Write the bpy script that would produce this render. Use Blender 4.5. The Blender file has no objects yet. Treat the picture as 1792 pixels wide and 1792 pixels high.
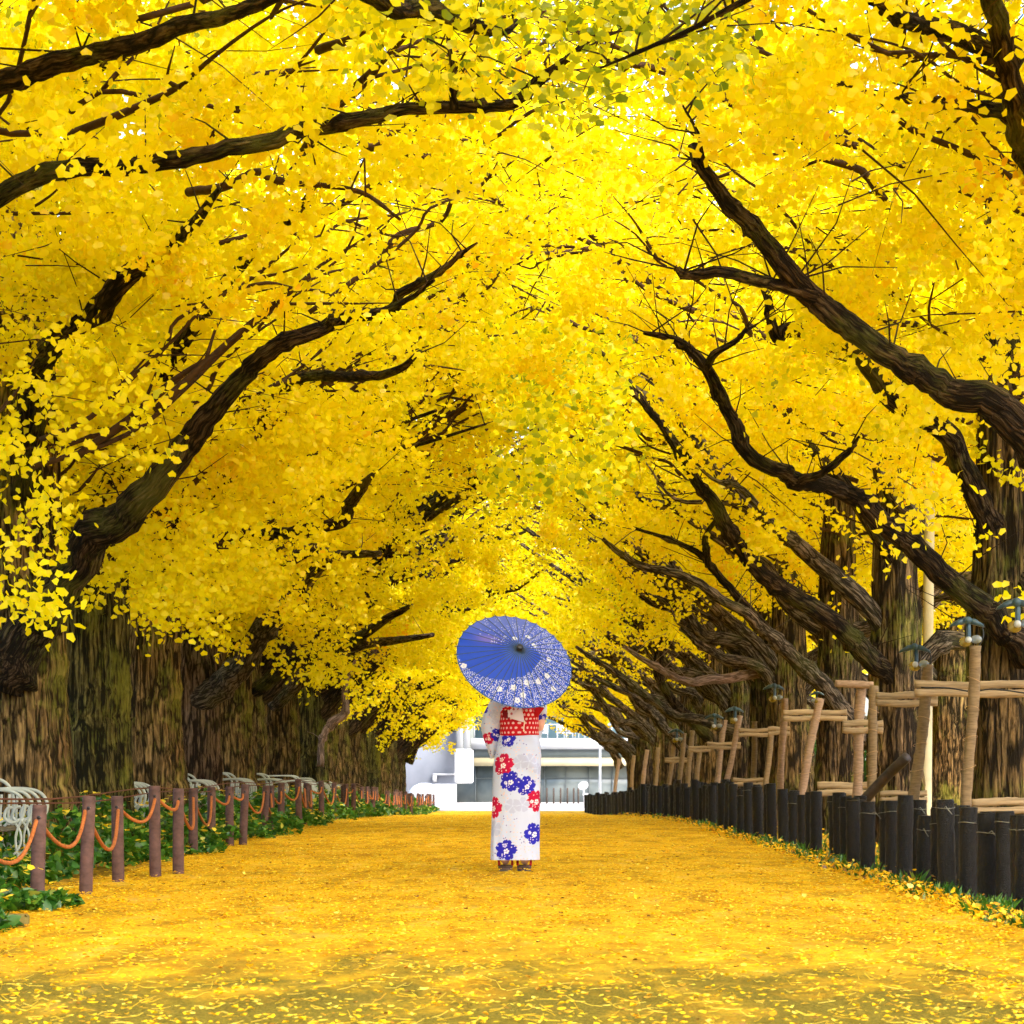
import bpy, math, random
import numpy as np
from mathutils import Vector, Matrix

rng = np.random.default_rng(7)
random.seed(7)
scene = bpy.context.scene
COL = scene.collection
PI = math.pi

# ------------------------------------------------------------------ camera numbers
F = 4500.0            # focal length in photo pixels (photo 1792 wide)
HX, HY, HC = 896.0, 1340.0, 0.81


def P(px, py, d):
    """real-world point seen at photo pixel (px, py) at distance d"""
    return np.array(((px - HX) * d / F, d, HC - (py - HY) * d / F))


def gz(d):
    """ground height along the avenue: level, then a gentle dip towards the far end"""
    d = np.asarray(d, float)
    t = np.clip((d - 34.0) / 54.0, 0, 1)
    return -0.76 * (t * t * (3 - 2 * t)) * 0.6 - 0.76 * t * 0.4


def gzf(d):
    return float(gz(d))


# ------------------------------------------------------------------ object helpers
ORD = ['first', 'second', 'third', 'fourth', 'fifth', 'sixth', 'seventh', 'eighth', 'ninth', 'tenth', 'eleventh', 'twelfth',
       'thirteenth', 'fourteenth', 'fifteenth', 'sixteenth', 'seventeenth', 'eighteenth', 'nineteenth']
TENS = {2: 'twent', 3: 'thirt', 4: 'fort', 5: 'fift', 6: 'sixt', 7: 'sevent', 8: 'eight', 9: 'ninet'}


def ordinal(n):
    if n <= 19:
        return ORD[n - 1]
    t, r = divmod(n, 10)
    return TENS[t] + ('ieth' if r == 0 else 'y-' + ORD[r - 1])


def tag(o, label=None, cat=None, group=None, kind=None):
    if label: o['label'] = label
    if cat: o['category'] = cat
    if group: o['group'] = group
    if kind: o['kind'] = kind
    return o


def empty(name, loc=(0, 0, 0), rz=0.0):
    o = bpy.data.objects.new(name, None)
    o.empty_display_size = 0.2
    o.location = loc
    o.rotation_euler = (0, 0, rz)
    COL.objects.link(o)
    return o


def link(name, me, mat=None, parent=None, loc=None):
    o = bpy.data.objects.new(name, me)
    COL.objects.link(o)
    if mat is not None and len(me.materials) == 0:
        for m in (mat if isinstance(mat, (list, tuple)) else [mat]):
            me.materials.append(m)
    if parent is not None:
        o.parent = parent
    if loc is not None:
        o.location = loc
    return o


def copy_tree(o, parent=None):
    c = o.copy()
    COL.objects.link(c)
    c.parent = parent
    for ch in list(o.children):
        copy_tree(ch, c)
    return c


class MB:
    """collects pieces (vertices, quads / tris, material index, attributes) of ONE mesh"""

    def __init__(self):
        self.v, self.q, self.t, self.qm, self.tm, self.n, self.bk = [], [], [], [], [], 0, []

    def add(self, v, q=None, t=None, mi=0, bk=None):
        v = np.asarray(v, float).reshape(-1, 3)
        self.bk.append(np.zeros((len(v), 3)) if bk is None else bk)
        self.has_bk = getattr(self, 'has_bk', False) or bk is not None
        if q is not None and len(q):
            q = np.asarray(q, np.int64).reshape(-1, 4)
            self.q.append(q + self.n); self.qm.append(np.full(len(q), mi))
        if t is not None and len(t):
            t = np.asarray(t, np.int64).reshape(-1, 3)
            self.t.append(t + self.n); self.tm.append(np.full(len(t), mi))
        self.v.append(v)
        self.n += len(v)
        return self

    def mesh(self, name, smooth=False):
        v = np.concatenate(self.v)
        nq = sum(len(a) for a in self.q); nt = sum(len(a) for a in self.t)
        me = bpy.data.meshes.new(name)
        me.vertices.add(len(v))
        me.vertices.foreach_set('co', v.ravel())
        loops = []
        if nq: loops.append(np.concatenate(self.q).ravel())
        if nt: loops.append(np.concatenate(self.t).ravel())
        loops = np.concatenate(loops)
        me.loops.add(len(loops))
        me.loops.foreach_set('vertex_index', loops.astype(np.int32))
        starts = np.concatenate([np.arange(nq) * 4, nq * 4 + np.arange(nt) * 3]).astype(np.int32)
        me.polygons.add(nq + nt)
        me.polygons.foreach_set('loop_start', starts)
        mi = np.concatenate(([np.concatenate(self.qm)] if nq else []) + ([np.concatenate(self.tm)] if nt else [])).astype(np.int32)
        me.polygons.foreach_set('material_index', mi)
        if smooth:
            me.polygons.foreach_set('use_smooth', np.ones(nq + nt, bool))
        me.update(calc_edges=True)
        if getattr(self, 'has_bk', False):
            a = me.attributes.new('grain', 'FLOAT_VECTOR', 'POINT')
            a.data.foreach_set('vector', np.concatenate(self.bk).astype(np.float32).ravel())
        return me

    def build(self, name, mat, parent=None, smooth=False, loc=None):
        me = self.mesh(name, smooth)
        for m in (mat if isinstance(mat, (list, tuple)) else [mat]):
            me.materials.append(m)
        return link(name, me, None, parent, loc)


def set_float(me, name, vals):
    a = me.attributes.new(name, 'FLOAT', 'POINT')
    a.data.foreach_set('value', np.asarray(vals, np.float32))


def set_color(me, name, cols):
    a = me.attributes.new(name, 'FLOAT_COLOR', 'POINT')
    c = np.ones((len(cols), 4), np.float32); c[:, :3] = cols
    a.data.foreach_set('color', c.ravel())


# ------------------------------------------------------------------ shape helpers
def box(cx, cy, cz, sx, sy, sz, bev=0.0, rot=None):
    """bevelled box: returns v, q, t"""
    hx, hy, hz = sx / 2, sy / 2, sz / 2
    if bev <= 0:
        v = np.array([(x, y, z) for x in (-hx, hx) for y in (-hy, hy) for z in (-hz, hz)])
        q = [(0, 1, 3, 2), (4, 6, 7, 5), (0, 4, 5, 1), (2, 3, 7, 6), (0, 2, 6, 4), (1, 5, 7, 3)]
        t = []
    else:
        b = min(bev, hx * .9, hy * .9, hz * .9)
        idx = {}; v = []
        for sxg in (-1, 1):
            for syg in (-1, 1):
                for szg in (-1, 1):
                    for ax in range(3):
                        p = [sxg * (hx - (0 if ax == 0 else b)), syg * (hy - (0 if ax == 1 else b)), szg * (hz - (0 if ax == 2 else b))]
                        idx[(sxg, syg, szg, ax)] = len(v); v.append(p)
        q, t = [], []
        S = (-1, 1)
        for s in S:
            q.append([idx[(s, a, c, 0)] for a, c in ((-1, -1), (1, -1), (1, 1), (-1, 1))][::s])
            q.append([idx[(a, s, c, 1)] for a, c in ((-1, -1), (-1, 1), (1, 1), (1, -1))][::s])
            q.append([idx[(a, c, s, 2)] for a, c in ((-1, -1), (1, -1), (1, 1), (-1, 1))][::s])
        for a in S:
            for c in S:
                q.append([idx[(a, c, -1, 0)], idx[(a, c, 1, 0)], idx[(a, c, 1, 1)], idx[(a, c, -1, 1)]])
                q.append([idx[(a, -1, c, 0)], idx[(a, 1, c, 0)], idx[(a, 1, c, 2)], idx[(a, -1, c, 2)]])
                q.append([idx[(-1, a, c, 1)], idx[(1, a, c, 1)], idx[(1, a, c, 2)], idx[(-1, a, c, 2)]])
                for e in S:
                    t.append([idx[(a, c, e, 0)], idx[(a, c, e, 1)], idx[(a, c, e, 2)]])
        v = np.array(v)
    if rot is not None:
        v = v @ np.asarray(rot).T
    return v + np.array((cx, cy, cz)), q, t


def rotz(a):
    c, s = math.cos(a), math.sin(a)
    return np.array(((c, -s, 0), (s, c, 0), (0, 0, 1)))


def rotx(a):
    c, s = math.cos(a), math.sin(a)
    return np.array(((1, 0, 0), (0, c, -s), (0, s, c)))


def roty(a):
    c, s = math.cos(a), math.sin(a)
    return np.array(((c, 0, s), (0, 1, 0), (-s, 0, c)))


def catmull(pts, n_per):
    pts = np.asarray(pts, float)
    p = np.vstack([2 * pts[0] - pts[1], pts, 2 * pts[-1] - pts[-2]])
    out = []
    for i in range(1, len(p) - 2):
        p0, p1, p2, p3 = p[i - 1], p[i], p[i + 1], p[i + 2]
        for k in range(n_per):
            t = k / n_per
            out.append(0.5 * ((2 * p1) + (-p0 + p2) * t + (2 * p0 - 5 * p1 + 4 * p2 - p3) * t * t + (-p0 + 3 * p1 - 3 * p2 + p3) * t ** 3))
    out.append(p[-2])
    return np.array(out)


def tube(pts, rad, n=8, cap=True, gnarl=0.0, rg=None):
    """rings along a polyline, parallel transport frame"""
    pts = np.asarray(pts, float); m = len(pts)
    rad = np.broadcast_to(np.asarray(rad, float), (m,)).copy()
    tg = np.gradient(pts, axis=0)
    tg /= np.linalg.norm(tg, axis=1)[:, None] + 1e-12
    u = np.cross(tg[0], (0.13, 0.21, 0.97))
    if np.linalg.norm(u) < 1e-3: u = np.cross(tg[0], (1, 0, 0))
    u /= np.linalg.norm(u)
    ang = np.arange(n) * 2 * PI / n
    V = np.zeros((m, n, 3))
    for i in range(m):
        u = u - tg[i] * np.dot(u, tg[i]); u /= np.linalg.norm(u) + 1e-12
        w = np.cross(tg[i], u)
        rr = np.full(n, rad[i])
        if gnarl and rg is not None:
            rr = rr * (1 + gnarl * rg.standard_normal(n) * 0.55)
        V[i] = pts[i] + np.cos(ang)[:, None] * u * rr[:, None] + np.sin(ang)[:, None] * w * rr[:, None]
    v = V.reshape(-1, 3)
    i = np.arange(m - 1)[:, None] * n; j = np.arange(n)[None, :]; j2 = (j + 1) % n
    q = np.stack([i + j, i + j2, i + n + j2, i + n + j], -1).reshape(-1, 4)
    t = []
    if cap:
        v = np.vstack([v, pts[0], pts[-1]])
        a, b = m * n, m * n + 1
        for k in range(n):
            t.append((a, (k + 1) % n, k)); t.append((b, (m - 1) * n + k, (m - 1) * n + (k + 1) % n))
    return v, q, t


def limb_geo(pts, rad, rg, n=10, per=6, rough=0.13):
    """gnarled branch: smooth path, knobs and swellings, tapering"""
    rough *= .6
    p = catmull(pts, per)
    r = catmull(np.stack([np.asarray(rad, float)] * 3, 1), per)[:, 0]
    r = np.maximum(r, 0.003)
    m = len(p)
    wob = np.convolve(rg.standard_normal((m + 8)), np.ones(5) / 4, 'same')[4:4 + m]
    r = r * (1 + rough * wob)
    for _ in range(max(1, m // 12)):                       # knobs where twigs were cut
        k = rg.integers(1, max(2, m - 1)); r[k] *= 1.28
    side = np.stack([np.convolve(rg.standard_normal(m + 8), np.ones(4) / 4, 'same')[4:4 + m] for _ in range(3)], 1)
    p = p + side * r[:, None] * 0.34
    v, q, t = tube(p, r, n, True, 0.05, rg)
    ang = np.arange(n) * 2 * PI / n
    ln = np.concatenate([[0], np.cumsum(np.linalg.norm(np.diff(p, axis=0), axis=1))]) + rg.uniform(0, 30)
    bk = np.stack([np.cos(ang)[None, :] * r[:, None], np.sin(ang)[None, :] * r[:, None], np.repeat(ln[:, None], n, 1)], -1).reshape(-1, 3)
    bk = np.vstack([bk, bk[0], bk[-1]])
    return v, q, t, bk


def _lg(g):
    return g[0], g[1], g[2], 0, g[3]


def lathe(profile, n=24, jitter=0.0, rg=None):
    """profile = [(r, z)...] round the z axis"""
    pr = np.asarray(profile, float); m = len(pr)
    ang = np.arange(n) * 2 * PI / n
    v = np.stack([pr[:, 0][:, None] * np.cos(ang), pr[:, 0][:, None] * np.sin(ang), np.repeat(pr[:, 1][:, None], n, 1)], -1)
    if jitter and rg is not None:
        s = 1 + jitter * rg.standard_normal((m, n))
        v[..., 0] *= s; v[..., 1] *= s
    v = v.reshape(-1, 3)
    i = np.arange(m - 1)[:, None] * n; j = np.arange(n)[None, :]; j2 = (j + 1) % n
    q = np.stack([i + j, i + j2, i + n + j2, i + n + j], -1).reshape(-1, 4)
    return v, q


def uv_ball(c, rx, ry, rz, n=16, m=10):
    pr = [(max(1e-4, math.sin(PI * i / m)), -math.cos(PI * i / m)) for i in range(m + 1)]
    v, q = lathe(pr, n)
    return v * np.array((rx, ry, rz)) + np.asarray(c), q


def leaf_cloud(pos, size, rg, droop=0.6, flat=0.0, kind='fan', stem=0.0):
    """one small folded blade per position -> vertices, quads; fan = ginkgo blade, ivy = pointed heart"""
    n = len(pos)
    size = np.broadcast_to(np.asarray(size, float), (n,))[:, None]
    a = rg.standard_normal((n, 3)); a[:, 2] -= droop * 1.4
    if flat: a[:, 2] *= (1 - flat)
    a /= np.linalg.norm(a, axis=1)[:, None]
    nn = rg.standard_normal((n, 3))
    if flat:
        nn = nn * (1 - flat) + np.array((0, 0, 1.0)) * flat * 2
    nn -= a * np.sum(nn * a, 1)[:, None]
    nn /= np.linalg.norm(nn, axis=1)[:, None] + 1e-9
    b = np.cross(nn, a)
    if kind == 'fan':
        sh = [(0, 0), (-58, .80), (-30, 1.0), (0, .86), (30, 1.0), (58, .80)]
        sh = [(r * math.cos(math.radians(t)), r * math.sin(math.radians(t))) for t, r in sh]
    else:
        sh = [(0, 0), (.12, -.5), (.62, -.36), (1.05, 0), (.62, .36), (.12, .5)]
    fold = rg.uniform(-0.1, 0.55, (n, 1))
    V = np.zeros((n, 6, 3))
    for k, (x, y) in enumerate(sh):
        V[:, k] = pos + size * (x * a + y * b + abs(y) * fold * nn)
    base = np.arange(n)[:, None] * 6
    q = np.concatenate([base + np.array((0, 1, 2, 3)), base + np.array((0, 3, 4, 5))], 0)
    return V.reshape(-1, 3), q


# ------------------------------------------------------------------ material helpers
class NT:
    def __init__(self, name):
        self.m = bpy.data.materials.new(name)
        self.m.use_nodes = True
        self.t = self.m.node_tree
        self.t.nodes.clear()
        self.out = self.t.nodes.new('ShaderNodeOutputMaterial')

    def n(self, typ, **kw):
        nd = self.t.nodes.new('ShaderNode' + typ)
        for k, v in kw.items():
            if k.startswith('in_'):
                nd.inputs[k[3:].replace('_', ' ')].default_value = v
            else:
                setattr(nd, k, v)
        return nd

    def l(self, a, b):
        self.t.links.new(a, b)

    def coords(self, scale=(1, 1, 1), kind='Object'):
        tc = self.n('TexCoord'); mp = self.n('Mapping')
        mp.inputs['Scale'].default_value = scale
        self.l(tc.outputs[kind], mp.inputs['Vector'])
        return mp.outputs['Vector']

    def noise(self, vec, scale, detail=4, rough=0.55, dist=0.0):
        nd = self.n('TexNoise')
        nd.inputs['Scale'].default_value = scale; nd.inputs['Detail'].default_value = detail
        nd.inputs['Roughness'].default_value = rough; nd.inputs['Distortion'].default_value = dist
        self.l(vec, nd.inputs['Vector'])
        return nd.outputs['Fac']

    def ramp(self, fac, stops, interp='LINEAR'):
        nd = self.n('ValToRGB'); nd.color_ramp.interpolation = interp
        e = nd.color_ramp.elements
        while len(e) < len(stops): e.new(0.5)
        for i, (p, c) in enumerate(stops):
            e[i].position = p; e[i].color = (c[0], c[1], c[2], 1) if not isinstance(c, (int, float)) else (c, c, c, 1)
        self.l(fac, nd.inputs['Fac'])
        return nd.outputs['Color']

    def mix(self, fac, a, b, mode='MIX'):
        nd = self.n('MixRGB', blend_type=mode)
        for s, x in ((nd.inputs['Fac'], fac), (nd.inputs['Color1'], a), (nd.inputs['Color2'], b)):
            if hasattr(x, 'links') or hasattr(x, 'is_linked'): self.l(x, s)
            else: s.default_value = x if isinstance(x, (int, float)) else (x[0], x[1], x[2], 1)
        return nd.outputs['Color']

    def math(self, op, a, b=0.0, clamp=False):
        nd = self.n('Math', operation=op, use_clamp=clamp)
        for s, x in ((nd.inputs[0], a), (nd.inputs[1], b)):
            if hasattr(x, 'is_linked'): self.l(x, s)
            else: s.default_value = x
        return nd.outputs[0]

    def attr(self, name, out='Fac'):
        nd = self.n('Attribute'); nd.attribute_name = name
        return nd.outputs[out]

    def bump(self, h, strength=0.4, dist=0.02):
        nd = self.n('Bump'); nd.inputs['Strength'].default_value = strength; nd.inputs['Distance'].default_value = dist
        self.l(h, nd.inputs['Height'])
        return nd.outputs['Normal']

    def principled(self, color, rough=0.7, normal=None, metallic=0.0, spec=0.3):
        p = self.n('BsdfPrincipled')
        if hasattr(color, 'is_linked'): self.l(color, p.inputs['Base Color'])
        else: p.inputs['Base Color'].default_value = (*color, 1)
        if hasattr(rough, 'is_linked'): self.l(rough, p.inputs['Roughness'])
        else: p.inputs['Roughness'].default_value = rough
        p.inputs['Metallic'].default_value = metallic
        p.inputs['Specular IOR Level'].default_value = spec
        if normal is not None: self.l(normal, p.inputs['Normal'])
        self.l(p.outputs[0], self.out.inputs['Surface'])
        return p


def simple(name, col, rough=0.6, var=0.25, scale=12, metallic=0.0, bump=0.15, spec=0.3, stretch=(1, 1, 1)):
    n = NT(name)
    vec = n.coords(stretch)
    f = n.noise(vec, scale, 5)
    c = n.ramp(f, [(0.3, tuple(x * (1 - var) for x in col)), (0.7, tuple(min(1, x * (1 + var)) for x in col))])
    n.principled(c, rough, n.bump(n.noise(vec, scale * 3, 3), bump, 0.01), metallic, spec)
    return n.m


def leaf_material(name, stops, trans=0.5, gloss=0.06):
    n = NT(name)
    c = n.ramp(n.attr('tint'), stops)
    d = n.n('BsdfDiffuse'); t = n.n('BsdfTranslucent'); g = n.n('BsdfGlossy')
    g.inputs['Roughness'].default_value = 0.38
    n.l(c, d.inputs['Color']); n.l(c, t.inputs['Color'])
    m1 = n.n('MixShader'); m1.inputs[0].default_value = trans
    n.l(d.outputs[0], m1.inputs[1]); n.l(t.outputs[0], m1.inputs[2])
    m2 = n.n('MixShader'); m2.inputs[0].default_value = gloss
    n.l(m1.outputs[0], m2.inputs[1]); n.l(g.outputs[0], m2.inputs[2])
    n.l(m2.outputs[0], n.out.inputs['Surface'])
    return n.m


def bark(name, dark, mid, light, moss=0.5, stretch=0.11, scale=15.0, grain=False, mosscol=(.15, .175, .03)):
    n = NT(name)
    plain = n.coords((1, 1, 1))
    if grain:
        mp = n.n('Mapping'); mp.inputs['Scale'].default_value = (1, 1, stretch)
        n.l(n.attr('grain', 'Vector'), mp.inputs['Vector']); vec = mp.outputs['Vector']
    else:
        vec = n.coords((1, 1, stretch))
    f1 = n.noise(vec, scale, 7, 0.62, 0.6)
    f2 = n.noise(vec, scale * 3.2, 4, 0.6, 0.3)
    wob = n.n('VectorMath', operation='MULTIPLY_ADD')
    nz_ = n.n('TexNoise'); nz_.inputs['Scale'].default_value = scale * .55; nz_.inputs['Detail'].default_value = 3; n.l(vec, nz_.inputs['Vector'])
    n.l(nz_.outputs['Color'], wob.inputs[0]); wob.inputs[1].default_value = (.10, .10, .10); n.l(vec, wob.inputs[2])
    vo = n.n('TexVoronoi', feature='DISTANCE_TO_EDGE'); vo.inputs['Scale'].default_value = scale * .95; n.l(wob.outputs[0], vo.inputs['Vector'])
    plate = n.ramp(vo.outputs['Distance'], [(0.0, 0.0), (0.16, 1.0)])
    f1 = n.math('ADD', n.math('MULTIPLY', f1, 0.72), n.math('MULTIPLY', n.math('SUBTRACT', plate, .72), 0.20))
    h = n.math('ADD', n.math('MULTIPLY', f1, 0.72), n.math('MULTIPLY', f2, 0.42))
    c = n.ramp(h, [(0.42, dark), (0.52, mid), (0.64, light)])
    mz = n.noise(plain, 1.6, 4, 0.6)
    mf = n.ramp(n.math('ADD', mz, n.math('MULTIPLY', n.math('SUBTRACT', f2, .5), 0.5)), [(0.50, 0.0), (0.66, moss)])
    c = n.mix(mf, c, mosscol)
    if not grain:
        oi = n.n('ObjectInfo')
        c = n.mix(1.0, c, n.ramp(oi.outputs['Random'], [(0.0, (.66, .66, .62)), (0.5, (1.1, 1.05, 1.0)), (1.0, (1.6, 1.5, 1.38))]), 'MULTIPLY')
    warm = n.ramp(n.noise(plain, 0.7, 2), [(0.42, 0.0), (0.62, 0.5)])
    c = n.mix(warm, c, n.mix(1.0, c, (1.5, 1.12, .82), 'MULTIPLY'))
    n.principled(c, 0.92, n.bump(h, 1.0, 0.08), 0, 0.12)
    return n.m


M = {}
YEL = [(0.0, (.16, .25, .012)), (0.15, (.42, .47, .012)), (0.34, (.91, .85, .005)), (0.6, (.94, .825, .004)), (0.82, (.94, .73, .004)), (1.0, (.94, .52, .006))]
M['leaf'] = leaf_material('ginkgo_leaf', YEL, 0.60, 0.018)
M['fallen'] = leaf_material('fallen_leaf', [(0.0, (.20, .09, .02)), (0.08, (.60, .27, .02)), (0.30, (.90, .48, .006)), (0.7, (.94, .64, .008)), (1.0, (.96, .82, .12))], 0.25, 0.06)
M['ivy'] = leaf_material('ivy_leaf', [(0.0, (.008, .038, .006)), (0.45, (.022, .11, .008)), (0.8, (.07, .22, .015)), (0.93, (.2, .34, .03)), (1.0, (.8, .66, .1))], 0.3, 0.05)
M['bark_left'] = bark('mossy_bark', (.013, .010, .005), (.105, .074, .035), (.30, .215, .10), 0.6)
M['bark_right'] = bark('brown_bark', (.009, .007, .0045), (.062, .045, .026), (.20, .15, .088), 0.55)
M['bark_pink'] = bark('pinkish_bark', (.022, .014, .010), (.17, .115, .082), (.36, .25, .18), 0.2)
M['bark_moss'] = bark('green_mossy_bark', (.011, .011, .005), (.075, .068, .026), (.22, .20, .07), 0.8)
M['limb'] = bark('limb_bark', (.007, .005, .0035), (.042, .028, .017), (.13, .092, .058), 0.30, 0.16, 22, True)
M['limb_grey'] = bark('grey_limb_bark', (.020, .016, .013), (.12, .096, .072), (.27, .22, .175), 0.2, 0.16, 22, True)
M['limb_pale'] = bark('pale_limb_bark', (.12, .085, .075), (.28, .20, .18), (.42, .32, .29), 0.05, 0.16, 22, True)
M['twig'] = simple('twig_bark', (.050, .024, .010), 0.9, 0.4, 20)
M['rust_post'] = simple('rusty_purple_post', (.115, .062, .055), 0.75, 0.4, 14, 0.1, 0.25, 0.3)
M['rope'] = simple('orange_rope', (.46, .145, .035), 0.95, 0.3, 60, 0, 0.8)
M['rust_wire'] = simple('rusty_wire', (.12, .04, .022), 0.85, 0.4, 40)
M['black_post'] = simple('black_bitumen_wood', (.0045, .0042, .004), 0.42, 0.7, 45, 0, 1.0, 0.24, (1, 1, .6))
M['tie_wire'] = simple('galvanised_wire', (.20, .20, .16), 0.5, 0.3, 30, 0.5)
M['stake'] = simple('stake_wood', (.20, .14, .075), 0.85, 0.3, 16, 0, 0.5, 0.2, (1, 1, 6))
M['rail'] = simple('split_rail_wood', (.28, .205, .115), 0.85, 0.35, 9, 0, 0.6, 0.2, (.5, 1, 7))
M['stake_pink'] = simple('pale_stake_wood', (.28, .19, .125), 0.85, 0.3, 16, 0, 0.5, 0.2, (1, 1, 6))
M['lamp_blue'] = simple('blue_grey_painted_metal', (.035, .075, .10), 0.45, 0.2, 8, 0.1, 0.05, 0.5)
M['cable'] = simple('black_cable', (.015, .017, .017), 0.6, 0.2, 8)
M['white_paint'] = simple('white_enamel', (.40, .45, .43), 0.4, 0.12, 10, 0.0, 0.05, 0.5)
M['seat_wood'] = simple('weathered_seat_wood', (.10, .085, .055), 0.8, 0.4, 12)
M['pole'] = simple('cream_painted_pole', (.42, .38, .25), 0.7, 0.15, 5)
M['log'] = simple('dark_leaning_pole', (.045, .03, .022), 0.6, 0.4, 14, 0, 0.4, 0.4)
M['yellow_paint'] = simple('yellow_marker_paint', (.80, .55, .02), 0.6, 0.1, 10)
M['kerbwood'] = simple('mossy_edging_board', (.19, .15, .04), 0.9, 0.4, 12, 0, 0.4)


def glass_bulb(name, col, rough, trans):
    n = NT(name)
    p = n.principled(col, rough, None, 0, 0.5)
    p.inputs['Transmission Weight'].default_value = trans
    return n.m


M['bulb_white'] = glass_bulb('frosted_white_bulb', (.42, .46, .50), 0.2, 0.0)
M['bulb_amber'] = glass_bulb('amber_glass_bulb', (.35, .26, .06), 0.1, 0.5)
M['bulb_clear'] = glass_bulb('clear_glass_bulb', (.30, .36, .40), 0.08, 0.5)


def vc_material(name, rough=0.8, trans=0.0, scale=60, bump=0.12, spec=0.2):
    n = NT(name)
    c = n.attr('paint', 'Color')
    vec = n.coords((1, 1, 1))
    nr = n.bump(n.noise(vec, scale, 3), bump, 0.004)
    p = n.n('BsdfPrincipled'); n.l(c, p.inputs['Base Color']); p.inputs['Roughness'].default_value = rough
    p.inputs['Specular IOR Level'].default_value = spec
    n.l(nr, p.inputs['Normal'])
    if trans:
        t = n.n('BsdfTranslucent'); n.l(c, t.inputs['Color'])
        m = n.n('MixShader'); m.inputs[0].default_value = trans
        n.l(p.outputs[0], m.inputs[1]); n.l(t.outputs[0], m.inputs[2]); n.l(m.outputs[0], n.out.inputs['Surface'])
    else:
        n.l(p.outputs[0], n.out.inputs['Surface'])
    return n.m


M['kimono'] = vc_material('printed_cotton', 0.85, 0.0)
M['obi'] = vc_material('red_dotted_cloth', 0.75, 0.0)
M['parasol'] = vc_material('oiled_paper', 0.55, 0.35, 90, 0.08, 0.3)
M['skin'] = simple('skin', (.72, .42, .33), 0.55, 0.06, 20, 0, 0.05)
M['hair'] = simple('black_hair', (.012, .009, .008), 0.4, 0.4, 40, 0, 0.4, 0.5, (1, 1, .2))
M['geta'] = simple('dark_lacquered_wood', (.075, .042, .034), 0.5, 0.4, 18, 0, 0.2, 0.5, (1, .3, 1))
M['geta_sole'] = simple('grey_rubber', (.09, .10, .09), 0.8, 0.2, 20)
M['strap'] = simple('red_strap', (.42, .012, .016), 0.7, 0.3, 60)
M['rib'] = simple('dark_bamboo', (.045, .075, .115), 0.5, 0.25, 30)
M['hub'] = simple('black_lacquer', (.008, .008, .014), 0.35, 0.2, 20, 0, 0.05, 0.5)
M['bamboo'] = simple('bamboo_handle', (.35, .22, .09), 0.5, 0.2, 12)
M['cord'] = simple('cream_cord', (.8, .72, .5), 0.8, 0.1, 60)

# ------------------------------------------------------------------ world and sun
SUN_ELEV, SUN_AZ = math.radians(42), math.radians(150)      # azimuth from +Y towards +X: behind the camera, to the right
world = bpy.data.worlds.new('World'); scene.world = world; world.use_nodes = True
wt = world.node_tree; wt.nodes.clear()
wo = wt.nodes.new('ShaderNodeOutputWorld'); wb = wt.nodes.new('ShaderNodeBackground'); sky = wt.nodes.new('ShaderNodeTexSky')
sky.sky_type = 'NISHITA'; sky.sun_disc = False
sky.sun_elevation = SUN_ELEV; sky.sun_rotation = SUN_AZ
sky.air_density = 1.0; sky.dust_density = 3.0; sky.ozone_density = 1.0
wb.inputs['Strength'].default_value = 0.15
wt.links.new(sky.outputs[0], wb.inputs[0]); wt.links.new(wb.outputs[0], wo.inputs[0])
sl = bpy.data.lights.new('sun', 'SUN'); sl.energy = 1.5; sl.angle = math.radians(20); sl.color = (1.0, .93, .82)
so = bpy.data.objects.new('sun', sl); COL.objects.link(so)
sdir = Vector((math.sin(SUN_AZ) * math.cos(SUN_ELEV), math.cos(SUN_AZ) * math.cos(SUN_ELEV), math.sin(SUN_ELEV)))
so.rotation_euler = sdir.to_track_quat('Z', 'Y').to_euler(); so.location = sdir * 60

cam = bpy.data.cameras.new('camera'); co = bpy.data.objects.new('camera', cam); COL.objects.link(co)
co.location = (0, 0, HC); co.rotation_euler = (PI / 2, 0, 0)
cam.sensor_width = 36; cam.lens = 36 * F / 1792; cam.shift_y = (HY - 896) / 1792
cam.clip_start = 0.1; cam.clip_end = 3000
cam.dof.use_dof = True; cam.dof.focus_distance = 19.6; cam.dof.aperture_fstop = 11
scene.camera = co

scene.view_settings.view_transform = 'Standard'; scene.view_settings.look = 'None'
scene.view_settings.exposure = 2.45; scene.view_settings.gamma = 1
scene.cycles.use_adaptive_sampling = True; scene.cycles.adaptive_threshold = 0.03
scene.cycles.max_bounces = 7; scene.cycles.diffuse_bounces = 4; scene.cycles.transmission_bounces = 6; scene.cycles.glossy_bounces = 2
scene.cycles.use_denoising = True
scene.cycles.sample_clamp_indirect = 6

# ------------------------------------------------------------------ ground
def sheet(name, xs, ds, lift, mat, wav=0.0):
    xs = np.asarray(xs, float); ds = np.asarray(ds, float)
    X, D = np.meshgrid(xs, ds)
    Z = gz(D) + lift
    v = np.stack([X, D, Z], -1).reshape(-1, 3)
    nx = len(xs)
    i = np.arange(len(ds) - 1)[:, None] * nx; j = np.arange(nx - 1)[None, :]
    q = np.stack([i + j, i + j + 1, i + nx + j + 1, i + nx + j], -1).reshape(-1, 4)
    return tag(MB().add(v, q).build(name, mat, smooth=True), kind='structure')


n = NT('leaf_litter_soil')
vec = n.coords((1, 1, 1))
c = n.ramp(n.noise(vec, 9, 6, 0.65), [(0.35, (.10, .075, .02)), (0.5, (.42, .24, .02)), (0.66, (.75, .45, .03))])
n.principled(c, 0.95, n.bump(n.noise(vec, 40, 4), 0.5, 0.02), 0, 0.1)
M['soil'] = n.m

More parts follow.
